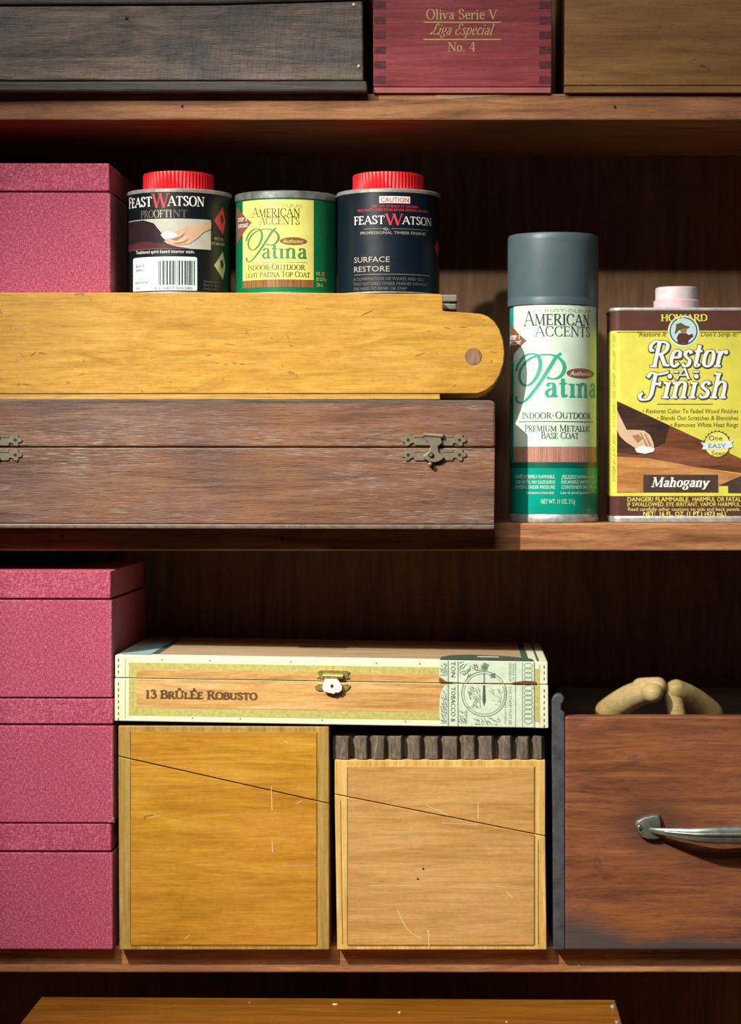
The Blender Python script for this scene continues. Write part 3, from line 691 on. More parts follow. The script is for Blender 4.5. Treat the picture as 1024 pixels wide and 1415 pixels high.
# ------------------------------------------------------------------ tins on the yellow box
def tin_cap(o, xc, Y, r, y0, y1, cy):
    c = W(xc, 0, Y); R = r * PX * sc(Y); z = lambda y: W(0, y, Y).z
    b = NB(); lathe(b, (c.x, cy), [(0, z(y0 + .5)), (R * .9, z(y0)), (R * .975, z(y0 + 1)), (R, z(y0 + 3), 1), (R, z(y1 - 4), 1), (R * 1.0, z(y1 - 3.2)), (R * 1.0, z(y1)), (0, z(y1))], 120, R * 0.035)
    return part('screw_cap', b, M['red_cap'], o, True)
def tin(name, label, xc, r, ytop, Y, level, mat, rim_h=5, cap=None, rim='steel'):
    S = Cyl(xc, r, Y); o = thing(name, label, 'tin', (S.c.x, S.cy, zt(level)))
    yb = app(level, Y); z = lambda y: W(0, y, Y).z; R = S.R
    b = NB(); lathe(b, (S.c.x, S.cy), [(0, z(yb - 4)), (R * .95, z(yb - 4)), (R * .985, z(yb)), (R * 1.012, z(yb - .6)), (R * 1.012, z(yb - 3.2)), (R, z(yb - 4)),
                                       (R, z(ytop + rim_h)), (0, z(ytop + rim_h))], 128); body = part('body', b, M[mat], o, True)
    b = NB(); lathe(b, (S.c.x, S.cy), [(R * .995, z(ytop + rim_h)), (R * 1.015, z(ytop + rim_h - .8)), (R * 1.018, z(ytop + 1.5)), (R * 1.0, z(ytop)), (R * .95, z(ytop + .3)), (R * .93, z(ytop + 3)), (0, z(ytop + 2.5))], 128)
    part('rim', b, M[rim], o, True)
    b = NB(); lathe(b, (S.c.x, S.cy), [(R * .985, z(yb - .05)), (R * 1.014, z(yb - .6)), (R * 1.014, z(yb - 2.0)), (R * 1.001, z(yb - 2.6))], 128); part('bottom_rim', b, M['steel'], o, True)
    if cap: tin_cap(o, cap[0], Y, cap[1], cap[2], ytop + 2, S.cy)
    return o, body, S
YT = -0.009
o, body, S = tin('wood_stain_tin', 'black tin with red screw cap and white barcode sticker, beside the pink box', 238.5, 73.0, 260, YT, YTOP, 'tin_black', 6, (237.5, 49.5, 232))
roman(S, 'Feast', 173, 210, 284, 15, M['white'], body, 0.17, 0.06, small=0.86)
roman(S, 'W', 210, 234, 287, 20, M['red_ink'], body, 0.16, 0.06)
roman(S, 'ATSON', 232, 281, 284, 13, M['white'], body, 0.17, 0.06)
roman(S, 'PRO', 193, 212, 300, 10, M['dim_ink'], body, 0.15, 0.06)
roman(S, 'OFTI', 212, 238, 300, 10, M['silver_ink'], body, 0.15, 0.06)
roman(S, 'NT', 239, 259, 300, 10, M['dim_ink'], body, 0.15, 0.06)
pic = patch('label_picture', S, [R4(171, 289, 302, 343.5)], 1, M['bone'], body)
patch('picture_furniture', S, [[(171, 303), (197, 303), (199, 307), (212, 308), (216, 318), (224, 323), (228, 332), (236, 340), (236, 343), (171, 343)]], 2, M['plum'], pic)
patch('picture_furniture', S, [[(171, 336), (200, 333), (230, 337), (246, 341), (262, 343), (171, 343)]], 3, M['maroon'], pic)
patch('picture_hand', S, [[(289, 305), (270, 308), (254, 314), (244, 320), (228, 322), (224, 327), (228, 331), (236, 334), (226, 333), (232, 337), (247, 339), (262, 336), (272, 328), (279, 320), (289, 314)]], 4, M['skin'], pic)
patch('picture_hand', S, [[(236, 331), (248, 327), (256, 321), (252, 328), (244, 333)], [(238, 336), (252, 334), (262, 328), (256, 335), (246, 338)]], 5, M['skin_dark'], pic)
patch('picture_cloth', S, [[(222, 324), (231, 320), (242, 322), (246, 326), (236, 329), (227, 330)]], 5, M['white'], pic)
sans(S, [('Traditional spirit based interior stain.', 185, 268, 349.5, 4.8)], M['white'], body)
def rrect(x0, x1, y0, y1, r, n=5):
    out = []
    for cx, cy, a0 in ((x1 - r, y0 + r, -90), (x1 - r, y1 - r, 0), (x0 + r, y1 - r, 90), (x0 + r, y0 + r, 180)):
        for k in range(n + 1):
            a = math.radians(a0 + 90 * k / n); out.append((cx + r * math.cos(a), cy + r * math.sin(a)))
    return out
st = patch('barcode_sticker', S, [rrect(180, 271.5, 354.5, 402, 3)], 1, M['sticker'], body, )
random.seed(3); bars = []; x = 219.0
while x < 267:
    wd = random.choice((.7, .7, 1.2, 1.9)); bars.append(R4(x, x + wd, 360, 393.5)); x += wd + random.choice((.7, .9, 1.4, 2.0))
patch('barcode', S, bars, 2, M['black'], st)
sans(S, [('BLACK', 185, 199, 368, 4), ('JAPAN', 185, 196, 374, 4), ('50002336', 184, 203, 391, 3.6), ('500T', 185, 193, 399, 3.6), ('9 310417 000280', 213, 265, 400, 4)], M['ink'], st)
for yc, m in ((301, 'red_ink'), (363.5, 'silver_ink')):
    patch('hazard_diamond', S, [[(293, yc + 1), (303.5, yc - 20), (306.5, yc + 1), (303.5, yc + 20)]], 1, M[m], body)
    patch('hazard_mark', S, [[(300.5, yc - 6), (303, yc - 8), (304.5, yc), (302, yc + 6)]], 2, M['tin_black'], body)
sans(S, [('WOOD', 293, 304, 329, 4), ('STAINER', 290, 305.5, 336, 4)], M['silver_ink'], body)
sans(S, [('Solvent based', 280, 300, 389, 3), ('Easy to apply', 280, 300, 394, 3), ('Deep colour', 280, 299, 399, 3)], M['dim_ink'], body)

YT2 = -0.004
o, body, S = tin('paint_tin', 'small green tin with pale yellow label between the two dark tins', 390.5, 71.5, 263, YT2, YTOP, 'tin_green', 11, rim='steel_dull')
lab = patch('label', S, [R4(333, 432.5, 275.5, 386)], 1, M['cream_yellow'], body)
patch('brown_band', S, [R4(333, 432.5, 386, 396.5)], 1, M['brown_band'], body)
sans(S, [('BY RUST-OLEUM', 356, 416, 286.5, 4.6)], M['pale_ink'], lab)
roman(S, 'American', 347.5, 414.5, 299, 13.5, M['olive_ink'], lab, 0.12, 0.05, small=0.82)
roman(S, 'Accents', 358, 414, 310, 11, M['olive_ink'], lab, 0.12, 0.05, small=0.95)
FL = [(714, 512), (717, 503), (724, 493), (733, 488.5), (743, 491), (747, 503), (743, 518), (735, 529), (727, 532), (720, 526), (719, 514), (725, 502), (735, 494),
      (750, 490), (765, 491), (776, 498), (780, 508), (776, 518), (768, 523), (760, 523), (756, 521)]
SM = [(775.5, 488), (768, 494), (760, 507), (746, 529), (738, 540), (729, 551), (721, 556), (715, 553), (715, 547)]
def fitp(P, x0, x1, y0, y1): return [(x0 + (x - 714) / 66 * (x1 - x0), y0 + (y - 488) / 68 * (y1 - y0)) for x, y in P]
pen(S, [fitp(FL, 338.5, 385, 315, 360), fitp(SM, 338.5, 385, 315, 360)], 3.6, 1.2, M['green_ink'], lab)
roman(S, 'atına', 361, 424, 356.5, 21, M['green_ink'], lab, 0.19, 0.07)
patch('oval_badge', S, [ellipse(405, 333, 18.5, 5.5)], 2, M['brown_band'], lab)
sans(S, [('Authentic', 391, 419, 335.6, 5.4)], M['cream_yellow'], lab, 3, 0.3)
patch('rule', S, [R4(342, 424, 361.6, 362.4)], 2, M['pale_ink'], lab)
roman(S, 'Indoor-Outdoor', 341, 421, 372.5, 8, M['olive_ink'], lab, 0.16, 0.07, small=0.85)
roman(S, 'Light Patına Top Coat'.replace('ı', 'i'), 338, 427.5, 382.5, 7.6, M['olive_ink'], lab, 0.16, 0.07, small=0.85)
patch('step_diamond', S, [[(322.5, 283), (324.5, 281), (347, 306), (326, 331), (323.5, 333)]], 2, M['copper_diamond'], body)
sans(S, [('STEP 2', 325.5, 340, 302.5, 5.2), ('TOPCOAT', 325.5, 341.5, 311.5, 5.2)], M['white'], body, 3, bold=0.02)
sans(S, [('8 FL. OZ.', 436, 447, 379, 5), ('(0.237L)', 436, 449, 386.5, 5), ('236 mL', 436.5, 444.5, 394.5, 5)], M['cream_yellow'], body)

o, body, S = tin('timber_polish_tin', 'dark navy tin with red screw cap and red caution panel', 534.5, 72.0, 260, YT, YTOP, 'tin_navy', 6, (534, 50, 233))
patch('caution_panel', S, [R4(524, 566.5, 271, 280.5)], 1, M['white'], body)
sans(S, [('CAUTION', 526, 564.5, 279, 6.6)], M['red_ink'], body, 2, bold=0.02)
sans(S, [('KEEP OUT OF REACH OF CHILDREN', 514, 577, 286.5, 3.6), ('READ SAFETY DIRECTIONS BEFORE OPENING OR USING', 494, 591, 291.5, 3.6)], M['red_ink'], body)
roman(S, 'FEAST', 489, 532, 309, 11, M['white'], body, 0.17, 0.07)
roman(S, 'W', 533, 557, 311, 15.5, M['red_ink'], body, 0.17, 0.07)
roman(S, 'ATSON', 556, 595.5, 309, 10.5, M['white'], body, 0.17, 0.07)
patch('rule', S, [R4(503, 527, 315.4, 316.4), R4(541, 592, 315.4, 316.4), [(527, 316), (533, 314), (539, 317), (533, 319)]], 1, M['dim_ink'], body)
sans(S, [('PROFESSIONAL TIMBER FINISHES', 498, 588, 323.3, 4)], M['silver_ink'], body)
sans(S, [('SURFACE', 489, 538.5, 362, 8), ('RESTORE', 489, 538.5, 375, 8)], M['silver_ink'], body)
patch('rule', S, [R4(489, 594, 378.3, 379.4)], 1, M['dim_ink'], body)
sans(S, [('A COMBINATION OF WAXES AND OILS', 488, 585, 387, 4.4), ('THAT RESTORES TIMBER FINISHES WITHOUT', 488, 590, 393.8, 4.4), ('THE NEED TO SAND OR STRIP', 488, 562, 400.5, 4.4)], M['dim_ink'], body)
patch('hazard_diamond', S, [[(600, 338), (603.5, 326), (605.5, 338), (603.5, 351)]], 1, M['red_ink'], body)

# ------------------------------------------------------------------ spray can
Y = 0.0; S = Cyl(767.5, 62.0, Y); z = lambda y: W(0, y, Y).z; yb = T_MID - 0.2; R = S.R
o = thing('spray_can', 'tall teal and mint spray paint can with slate grey cap', 'spray can', (S.c.x, S.cy, zt(T_MID)))
b = NB(); lathe(b, (S.c.x, S.cy), [(0, z(711)), (R * .93, z(714)), (R * .98, z(712)), (R, z(709)), (R, z(424)), (R * .985, z(420.5)), (R * .9, z(418)), (0, z(417))], 128)
body = part('body', b, M['teal'], o, True)
b = NB(); lathe(b, (S.c.x, S.cy), [(0, z(712)), (R * .90, z(716)), (R * .97, z(722.4)), (R * 1.0, z(721.5)), (R * 1.012, z(718)), (R * 1.0, z(712)), (R * .985, z(710.5))], 128)
part('bottom_rim', b, M['steel'], o, True)
Rc = 64 * PX
b = NB(); lathe(b, (S.c.x - .0004, S.cy), [(0, z(320)), (Rc * .93, z(320)), (Rc * .975, z(321)), (Rc * .995, z(324)), (Rc, z(330)), (Rc, z(408)), (Rc * .994, z(409.5)), (Rc * 1.0, z(411)), (Rc * 1.0, z(420)), (Rc * .95, z(420.5)), (0, z(416))], 128)
part('cap', b, M['cap_grey'], o, True)
lab = patch('label', S, [R4(710.8, 826.2, 421, 617)], 1, M['mint'], body)
patch('copper_band', S, [R4(710.8, 826.2, 617, 638.5)], 1, M['copper'], body)
patch('dark_band', S, [R4(706.5, 828.5, 638.5, 646.5)], 1, M['teal_dark'], body)
patch('shaded_edge', S, [R4(826.2, 829.2, 422, 646)], 1, M['teal_dark'], body)  # deeper teal painted in for the shade at the can's right edge
sans(S, [('BY RUST-OLEUM', 737, 816, 431, 4.4)], M['pale_ink'], lab)
roman(S, 'American', 725, 815.5, 449, 20, M['ink'], lab, 0.12, 0.045, small=0.76)
roman(S, 'Accents', 740, 816.5, 464.5, 14.5, M['ink'], lab, 0.12, 0.045, small=0.95)
pen(S, [FL, SM], 5.6, 1.8, M['teal_ink'], lab)
roman(S, 'atına', 752, 825, 548, 29, M['teal_ink'], lab, 0.19, 0.07)
patch('oval_badge', S, [ellipse(802.5, 515.5, 20, 7)], 2, M['copper_diamond'], lab)
sans(S, [('Authentic', 787, 818, 518.6, 6.4)], M['white'], lab, 3, 0.35)
roman(S, 'Indoor-Outdoor', 722.5, 817.5, 578, 9, M['ink'], lab, 0.15, 0.06, small=0.86)
patch('rule', S, [R4(718, 821, 582, 583)], 2, M['ink'], lab)
roman(S, 'Premium Metallic', 726, 816.5, 596, 9, M['ink'], lab, 0.14, 0.06, small=0.86)
roman(S, 'Base Coat', 748, 800, 606, 9, M['ink'], lab, 0.14, 0.06, small=0.86)
patch('step_diamond', S, [[(706.6, 441), (728.5, 470), (706.6, 498)]], 2, M['copper_diamond'], body)
sans(S, [('STEP 1', 706.9, 719, 467, 5.6), ('BASECOAT', 706.9, 720.5, 475, 5.6)], M['white'], body, 3, bold=0.02)
sans(S, [('DANGER! EXTREMELY FLAMMABLE.', 713, 767, 661, 5), ('VAPOR HARMFUL. MAY CAUSE BURNS', 713, 767, 668.5, 5), ('CONTENTS UNDER PRESSURE', 713, 767, 675.5, 5), ('Read cautions on back label', 728, 765, 682.5, 4),
         ('¡PELIGRO! ', 776, 797, 662, 6), ('EXTREMADAMENTE', 799, 826, 661, 4), ('INFLAMABLE. VAPORES DANINOS', 776, 826, 668.5, 5), ('CONTENIDO BAJO PRESION', 776, 826, 675.5, 5), ('Lea el panel posterior', 775, 818, 682.5, 4)], M['mint'], body, 1)
sans(S, [('NET WT. 11 OZ. 312g', 748, 795, 696, 6.5)], M['mint'], body, 1)

# ------------------------------------------------------------------ finish can
Y = 0.012; S = Flat(Y)
x0, x1 = 844.5, 1056.0
o = thing('wood_finish_can', 'flat yellow and brown metal can with a pinkish white screw cap', 'can', (W(950, 0, Y).x, 0.04, zt(T_MID)))
def plan(grow=0.0, r=0.007, depth=0.056):
    a, b_ = W(x0, 0, Y).x - grow, W(x1, 0, Y).x + grow; f, k = Y - grow, Y + depth + grow; r += grow; out = []
    for cx, cy, a0 in ((b_ - r, f + r, -90), (b_ - r, k - r, 0), (a + r, k - r, 90), (a + r, f + r, 180)):
        for i in range(9): q = math.radians(a0 + 90 * i / 8); out.append((cx + r * math.cos(q), cy + r * math.sin(q)))
    return out
def loft(levels):
    b = NB(); rings = [[b.verts.new((x, y, W(0, yy, Y).z)) for x, y in plan(g)] for g, yy in levels]
    for A, B in zip(rings, rings[1:]):
        for i in range(len(A)): j = (i + 1) % len(A); b.faces.new((A[i], A[j], B[j], B[i]))
    b.faces.new(rings[0]); b.faces.new(rings[-1]); bmesh.ops.recalc_face_normals(b, faces=b.faces); return b
body = part('body', loft([(0, 714), (0, 685.5), ]), M['can_brown'], o, True)
pan = part('yellow_panel', loft([(0, 685.5), (0, 457)]), M['can_yellow'], o, True)
top = part('top_band', loft([(0, 457), (0, 429)]), M['can_brown'], o, True)
part('bottom_rim', loft([(-.002, app(T_MID, Y)), (.0004, app(T_MID, Y) - .6), (.0007, 717.5), (.0004, 714.5), (0, 713)]), M['steel'], o, True)
part('top_rim', loft([(0, 430), (.0006, 429), (.0007, 426.5), (.0002, 425), (-.002, 425.4), (-.003, 428)]), M['steel'], o, True)
c = W(940.5, 0, Y); cyc = 0.040; z = lambda y: W(0, y, Y).z
b = NB(); lathe(b, (c.x, cyc), [(0, z(429)), (.0165, z(429)), (.0165, z(413)), (.0155, z(411)), (.0, z(410.5))], 64); part('cap_collar', b, M['pink_plastic'], o, True)
b = NB(); lathe(b, (c.x, cyc), [(0, z(411)), (.0150, z(411)), (.0153, z(409), 1), (.0152, z(396), 1), (.0148, z(394)), (.0135, z(393)), (0, z(393.5))], 96, 0.0006); part('screw_cap', b, M['pink_white'], o, True)
roman(S, 'HOWARD', 913.5, 978, 443.5, 9, M['can_yellow'], top, 0.24, 0.10)
patch('badge_ring', S, [ellipse(944.5, 457.5, 21.5, 21.5, 40)], 1, M['white'], top)
patch('badge_ring', S, [ellipse(944.5, 457.5, 19.5, 19.5, 40)], 2, M['tin_green'], top)
patch('badge', S, [ellipse(944.5, 457.5, 17.6, 17.6, 40)], 3, M['blue_white'], top)
patch('badge_figure', S, [[(937, 474.5), (935, 467), (938, 461), (946, 459), (952, 463), (957, 461), (958, 465), (952, 470), (950, 475)]], 4, M['can_brown'], top)
patch('badge_figure', S, [ellipse(944.5, 456, 4.6, 5.2, 16)], 4, M['skin_dark'], top)
patch('badge_figure', S, [[(932, 462), (934, 453), (934, 448), (941, 446), (947, 450), (953, 451), (951, 454), (944, 453.5), (938, 456)]], 5, M['olive_ink'], top)
sans(S, [('"Restore It', 881, 921, 465, 7), ("Don't Strip It!\"", 968, 1024, 465, 7)], M['olive_ink'], pan, 1, 0.3, 0.01)
patch('rule', S, [R4(852, 924, 458.6, 459.4), R4(966, 1040, 458.6, 459.4), R4(908, 985, 558, 559)], 1, M['olive_ink'], pan)
for text, a, b2, base, cap, tk in (('ℝestor', 895, 1003, 507, 34, .145), ('𝔽inish', 888, 1006, 550, 34, .145)):
    roman(S, text, a, b2, base, cap, M['outline'], pan, tk, 0.07, 0.22, 1.8, l=1)
    roman(S, text, a - .6, b2 - .6, base - .8, cap, M['white'], pan, tk, 0.07, 0.22, 0.15, l=3)
roman(S, 'A', 934, 954, 524, 15, M['outline'], pan, .16, 0.08, 0.2, 1.3, l=4)
roman(S, 'A', 933.6, 953.6, 523.5, 15, M['white'], pan, .16, 0.08, 0.2, 0.1, l=5)
patch('dash', S, [R4(930, 938, 512, 516), R4(957, 966.5, 512, 516)], 4, M['outline'], pan)
patch('dash', S, [R4(930.5, 937.4, 512.8, 515), R4(957.5, 965.9, 512.8, 515)], 5, M['white'], pan)
pic = patch('label_picture', S, [[(852.5, 554), (1040, 641), (1040, 656), (960, 645), (852.5, 631)]], 1, M['photo_mid'], pan)
patch('picture_table', S, [[(852.5, 631), (895, 633), (960, 645), (1030, 656), (993, 671), (993, 680.5), (852.5, 680.5)]], 2, M['photo_light'], pic)
patch('picture_table', S, [[(852.5, 554), (925, 588), (918, 612), (880, 628), (852.5, 625)]], 3, M['photo_dark'], pic)
patch('picture_edge', S, [[(993, 671), (1030, 655), (1050, 660), (1050, 681), (1006, 681), (1006, 671)]], 3, M['plate'], pic)
patch('picture_hand', S, [[(852.5, 566), (858, 578), (866, 594), (878, 594), (890, 595), (898, 601), (903, 612), (904, 621), (896, 625), (884, 624), (876, 618), (864, 610), (856, 602), (852.5, 594)]], 4, M['skin'], pic)
patch('picture_hand', S, [[(873, 602), (882, 600), (888, 606), (881, 612)], [(884, 598), (886, 598), (896, 618), (894, 619)], [(890, 599), (892, 599), (900, 616), (898, 617)]], 5, M['skin_dark'], pic)
patch('picture_cloth', S, [[(877, 620), (888, 616), (898, 618), (905, 620), (903, 624), (892, 627), (880, 625)]], 6, M['white'], pic)
sans(S, [('• Restores Color To Faded Wood Finishes', 888, 1020, 571, 6.4), ('• Blends Out Scratches & Blemishes', 908, 1020, 580.5, 6.4), ('• Removes White Heat Rings', 927, 1020, 590, 6.4)], M['olive_ink'], pan, 1, 0.1, 0.008)
def star(cx, cy, r0, r1, n): return [(cx + (r0 if k % 2 else r1) * math.cos(math.pi * k / n), cy + (r0 if k % 2 else r1) * math.sin(math.pi * k / n)) for k in range(2 * n)]
bm_ = NB(); P = star(991, 614, 17.5, 20, 22); ctr = bm_.verts.new((991, 614, 0)); vv = [bm_.verts.new((x, y, 0)) for x, y in P]
for i in range(len(vv)): bm_.faces.new((ctr, vv[i], vv[(i + 1) % len(vv)]))
drop(bm_, S, 3); part('seal_badge', bm_, M['olive_ink'], pan)
sb = patch('seal_badge', S, [ellipse(991, 614, 17, 17, 36)], 4, M['cream_yellow'], pan)
patch('badge_ribbon', S, [[(968, 611), (974, 612), (990, 612), (1013, 608), (1011, 613), (1013, 618), (990, 621), (970, 621), (972, 616)]], 5, M['sticker'], sb)
sans(S, [('One', 979, 998, 608.5, 7), ('EASY', 979, 1003, 619, 6), ('Step', 983, 1003, 629, 6)], M['olive_ink'], sb, 6)
pl = patch('name_plate', S, [R4(889, 992, 656, 680)], 4, M['plate'], pan)
roman(S, 'Mahogany', 900, 979, 672.5, 13, M['white'], pl, 0.20, 0.08, 0.22, l=5)
sans(S, [('DANGER! FLAMMABLE.', 867, 953, 692.8, 6.2), ('HARMFUL OR FATAL', 957, 1024, 692.8, 6.2)], M['can_yellow'], body, 1, bold=0.015)
sans(S, [('IF SWALLOWED. EYE IRRITANT. VAPOR HARMFUL.', 867, 1024, 699.6, 5.8), ('Read carefully other cautions on side and back panels.', 868, 1023, 705.8, 5)], M['cream_yellow'], body, 1)
sans(S, [('NET:  16 FL. OZ. (1 PT.) (473 mL)', 889, 1003, 713, 6.4)], M['cream_yellow'], body, 1, bold=0.015)
sans(S, [(t, a, b2, 846.5, 3) for t, a, b2 in (('READ ALL DIRECTIONS', 462, 510), ('BEFORE USING THE PRODUCT', 516, 590), ('KEEP OUT OF REACH', 600, 665))], M['olive_ink'], pan, 1, vertical=True)

# ------------------------------------------------------------------ lower shelf: two slant-lidded boxes
def slant_box(name, label, quad, cut, mats, strips, Y, level, base_h):
    (xa, ya), (xb, yb_), (xc, yc), (xd, yd) = quad
    bot = app(level, Y); o = thing(name, label, 'file box', base_of((xa + xb) / 2, level, Y), 'slant-lidded wooden file boxes')
    yl, yr = cut
    S = Flat(Y)
    b = NB(); prism(b, [(xa, ya), (xb, yb_), (xb, yr - .6), (xa, yl - .6)], Y, 0.16, 0.0006); lid = part('lid', b, M[mats[1]], o)
    b = NB(); prism(b, [(xa, yl + .6), (xb, yr + .6), (xc, bot), (xd, bot)], Y, 0.16, 0.0006); body = part('body', b, M[mats[1]], o)
    lx, rx, ty = strips; k = (yr - yl) / (xb - xa); cy = lambda x: yl + (x - xa) * k
    for par, poly in ((lid, [(lx, ya + ty), (rx, yb_ + ty), (rx, cy(rx) - 1.0), (lx, cy(lx) - 1.0)]), (body, [(lx, cy(lx) + 1.0), (rx, cy(rx) + 1.0), (rx, bot - base_h), (lx, bot - base_h)])):
        b = NB(); prism(b, poly, Y - .0004, 0.0008, 0.0002, 1); part('front_panel', b, M[mats[0]], par)
    lines = [R4(lx - 1.4, lx - .3, cy(lx) + 2, bot - base_h), R4(rx + .3, rx + 1.4, cy(rx) + 2, bot - base_h), R4(lx, rx, bot - base_h + .4, bot - base_h + 1.3)]
    for q_ in lines: patch('groove', S, [q_], 1, M['dark_scar'], body)
    for q_ in [R4(lx - 1.4, lx - .3, ya + ty, cy(lx) - 2), R4(rx + .3, rx + 1.4, yb_ + ty, cy(rx) - 2)]: patch('groove', S, [q_], 1, M['dark_scar'], lid)
    return o, body, lid, Flat(Y - .0004), bot
YF = -0.0105
o, body, lid, S, bot = slant_box('file_box', 'orange varnished wooden box with slanted lid line, beside the pink stack',
    [(163.5, 1003), (454.5, 1004), (455, 1310), (165, 1310)], (1045, 1110.5), ('orange', 'orange_edge'), (181, 437.5, 8), YF, T_LOW, 6.5)
def strokes(S, lst, wd, mat, parent, name='scratch'):
    for q_ in lst: pen(S, [q_], wd, wd * .6, M[mat], parent, 1, name=name)
strokes(S, [[(390, 1196), (434, 1196)], [(205, 1131), (215, 1128), (222, 1127)], [(392, 1023), (398, 1027)], [(408, 1111), (418, 1106)], [(255, 1298), (262, 1292)], [(375, 1086), (376, 1120)], [(376, 1162), (377, 1178)]], 0.9, 'scratch', body)
strokes(S, [[(199, 1133), (201, 1128), (212, 1126)]], 1.0, 'dark_scar', body, 'dent')

R_TOP_APP = 1050.5
o, body, lid, S, bot = slant_box('file_box', 'paler honey wooden box with slanted lid line, under the toothed bar',
    [(462.5, R_TOP_APP), (753.5, R_TOP_APP), (755.5, 1310), (466, 1310)], (1097.5, 1155.5), ('honey', 'honey_edge'), (481, 738, 9), YF, T_LOW, 6.5)
for q_ in ([(470, 1106), (471, 1106), (474, 1305), (473, 1305)], R4(743.5, 744.6, 1160, 1305)): patch('groove', Flat(YF), [q_], 1, M['dark_scar'], body)
strokes(S, [[(549, 1257), (556, 1272), (566, 1287), (583, 1297)], [(590, 1288), (592, 1287), (593, 1311)], [(510, 1224), (538, 1223), (590, 1225)], [(660, 1223), (700, 1226)], [(700, 1232), (709, 1241)], [(610, 1137), (660, 1140)], [(500, 1256), (535, 1257)]], 1.1, 'scratch', body)
strokes(S, [[(588, 1112), (620, 1127)], [(661, 1108), (661, 1132)]], 1.0, 'scratch', lid)
patch('worm_hole', S, [ellipse(585, 1200.5, 1.6, 1.4, 10), ellipse(577.5, 1214.5, 1.6, 1.4, 10)], 1, M['black'], body)
RACK = tru(R_TOP_APP, YF)

# toothed bar
Y = -0.009; bt = app(RACK, Y)
o = thing('toothed_bar', 'short dark grey toothed bar lying on the honey wooden box', 'rack', base_of(607, RACK, Y))
b = NB(); prism(b, [(461, 1015), (494, 1013), (496, 1018), (560, 1017), (660, 1016), (745, 1018), (751, 1026), (752, bt - 2), (461, bt - 4)], Y + 0.009, 0.02, 0.0012); part('back_bar', b, M['rubber'], o)
random.seed(5)
for x0_, x1_ in ((467, 483), (495, 508), (517, 533), (540, 556), (568, 583), (591, 607), (615, 633), (639, 658), (664, 682), (694, 707), (717, 732), (739, 751)):
    j = lambda a: random.uniform(-a, a)
    f = [W(x0_ + 3 + j(1), 1017 + j(1.5), Y), W(x1_ - 2 + j(1), 1018 + j(1.5), Y), W(x1_ - 2 + j(1), bt - .4, Y), W(x0_ + 3 + j(1.5), bt - .4, Y)]
    k = [W(x0_ - 8, 1016, Y + .0095), W(x1_ + 2, 1016, Y + .0095), W(x1_ + 2, bt - .4, Y + .0095), W(x0_ - 8, bt - .4, Y + .0095)]
    b = NB(); solid(b, f, k, 0.0009, 2); part('tooth', b, M['rubber'], o)

# ------------------------------------------------------------------ paper-trimmed cigar box on the file boxes
Y = -0.0115; KT = 0.0160; X0 = 159.0
S = Flat(Y, KT, X0); LB = 996.2
o = thing('cigar_box', 'cream-trimmed cedar cigar box with a green paper seal', 'cigar box', (W(458, 0, Y).x, Y + .07, W(0, LB, Y).z))
def sh(poly): return [(x, y + (x - X0) * KT) for x, y in poly]
b = NB(); prism(b, sh([(158.5, 937.2), (757.5, 937.2), (758, LB + .6), (158.5, LB)]), Y, 0.165, 0.0006); body = part('body', b, M['cream_paper'], o)
b = NB(); prism(b, sh([(159, 905), (757, 905), (757, 936.2), (159, 936.2)]), Y, 0.165, 0.0008); lid = part('lid', b, M['cream_paper'], o)
def cig(name, x0, x1, y0, y1, l, m):
    if y0 < 936: patch(name, S, [R4(x0, x1, y0, min(y1, 935.7))], l, M[m], lid)
    if y1 > 937: patch(name, S, [R4(x0, x1, max(y0, 937.6), y1)], l, M[m], body)
cig('foil_border', 178, 745, 915, 988, 1, 'foil')
cig('cedar_panel', 189, 735, 924, 977, 2, 'cedar')
cig('trim_line', 172.5, 173.6, 909, 992, 1, 'foil'); cig('trim_line', 745, 746, 909, 992, 1, 'foil')
dots_l, dots_b = [], []
for k in range(11):
    y = 910 + k * 8.2
    for x in (163.6, 752):
        (dots_l if y < 934 else dots_b).append(R4(x - .7, x + .7, y, y + 4.2)) if not 932 < y < 938 else None
for x in (224, 290, 402, 520, 580): dots_l.append(ellipse(x, 910.5, 1, .9, 8))
for x in (266, 332, 445, 560): dots_b.append(ellipse(x, 990.5, 1, .9, 8))
patch('trim_dots', S, dots_l, 1, M['brown_ink'], lid); patch('trim_dots', S, dots_b, 1, M['brown_ink'], body)
roman(S, '13 Brûlée Robusto'.replace('û', 'Û').replace('é', 'É'), 201, 356, 963.6, 10.8, M['brown_ink'], body, 0.30, 0.17, small=0.82, l=3)
# green seal over lid and body
sl = patch('paper_seal', S, [[(607, 905.3), (738, 905.3), (739, 935.6), (724, 933), (705, 935), (640, 935.6), (618, 934.5), (607, 927)]], 4, M['seal'], lid)
sbm = patch('paper_seal', S, [[(611, 946), (614, 940), (622, 937.8), (700, 937.8), (736, 937.8), (739, 950), (738, 972), (739, LB - .5), (609, LB - .5), (607, 975), (608, 955)]], 4, M['seal'], body)
def seal_band(x0, x1, m, l, pad=.5): 
    patch('seal_print', S, [R4(x0, x1, 905.6, 935.3)], l, M[m], sl); patch('seal_print', S, [R4(x0, x1, 938.2, LB - 1)], l, M[m], sbm)
for a, c_ in ((618.6, 620.2), (632.2, 633.6), (721.5, 722.4), (712, 712.8), (737.5, 738.3)): seal_band(a, c_, 'seal_ink', 5)
sans(S, [('TON', 906.5, 928, 623.2, 6.4)], M['seal_dark'], sl, 6, vertical=True); sans(S, [('TOBACCO &', 942, 990, 623.2, 6.4)], M['seal_dark'], sbm, 6, vertical=True)
sans(S, [('UNDER FEDERAL LAW', 907, 933, 703, 4.2), ('REVENUE ACT', 908, 934, 708, 3)], M['seal_ink'], sl, 5, vertical=True)
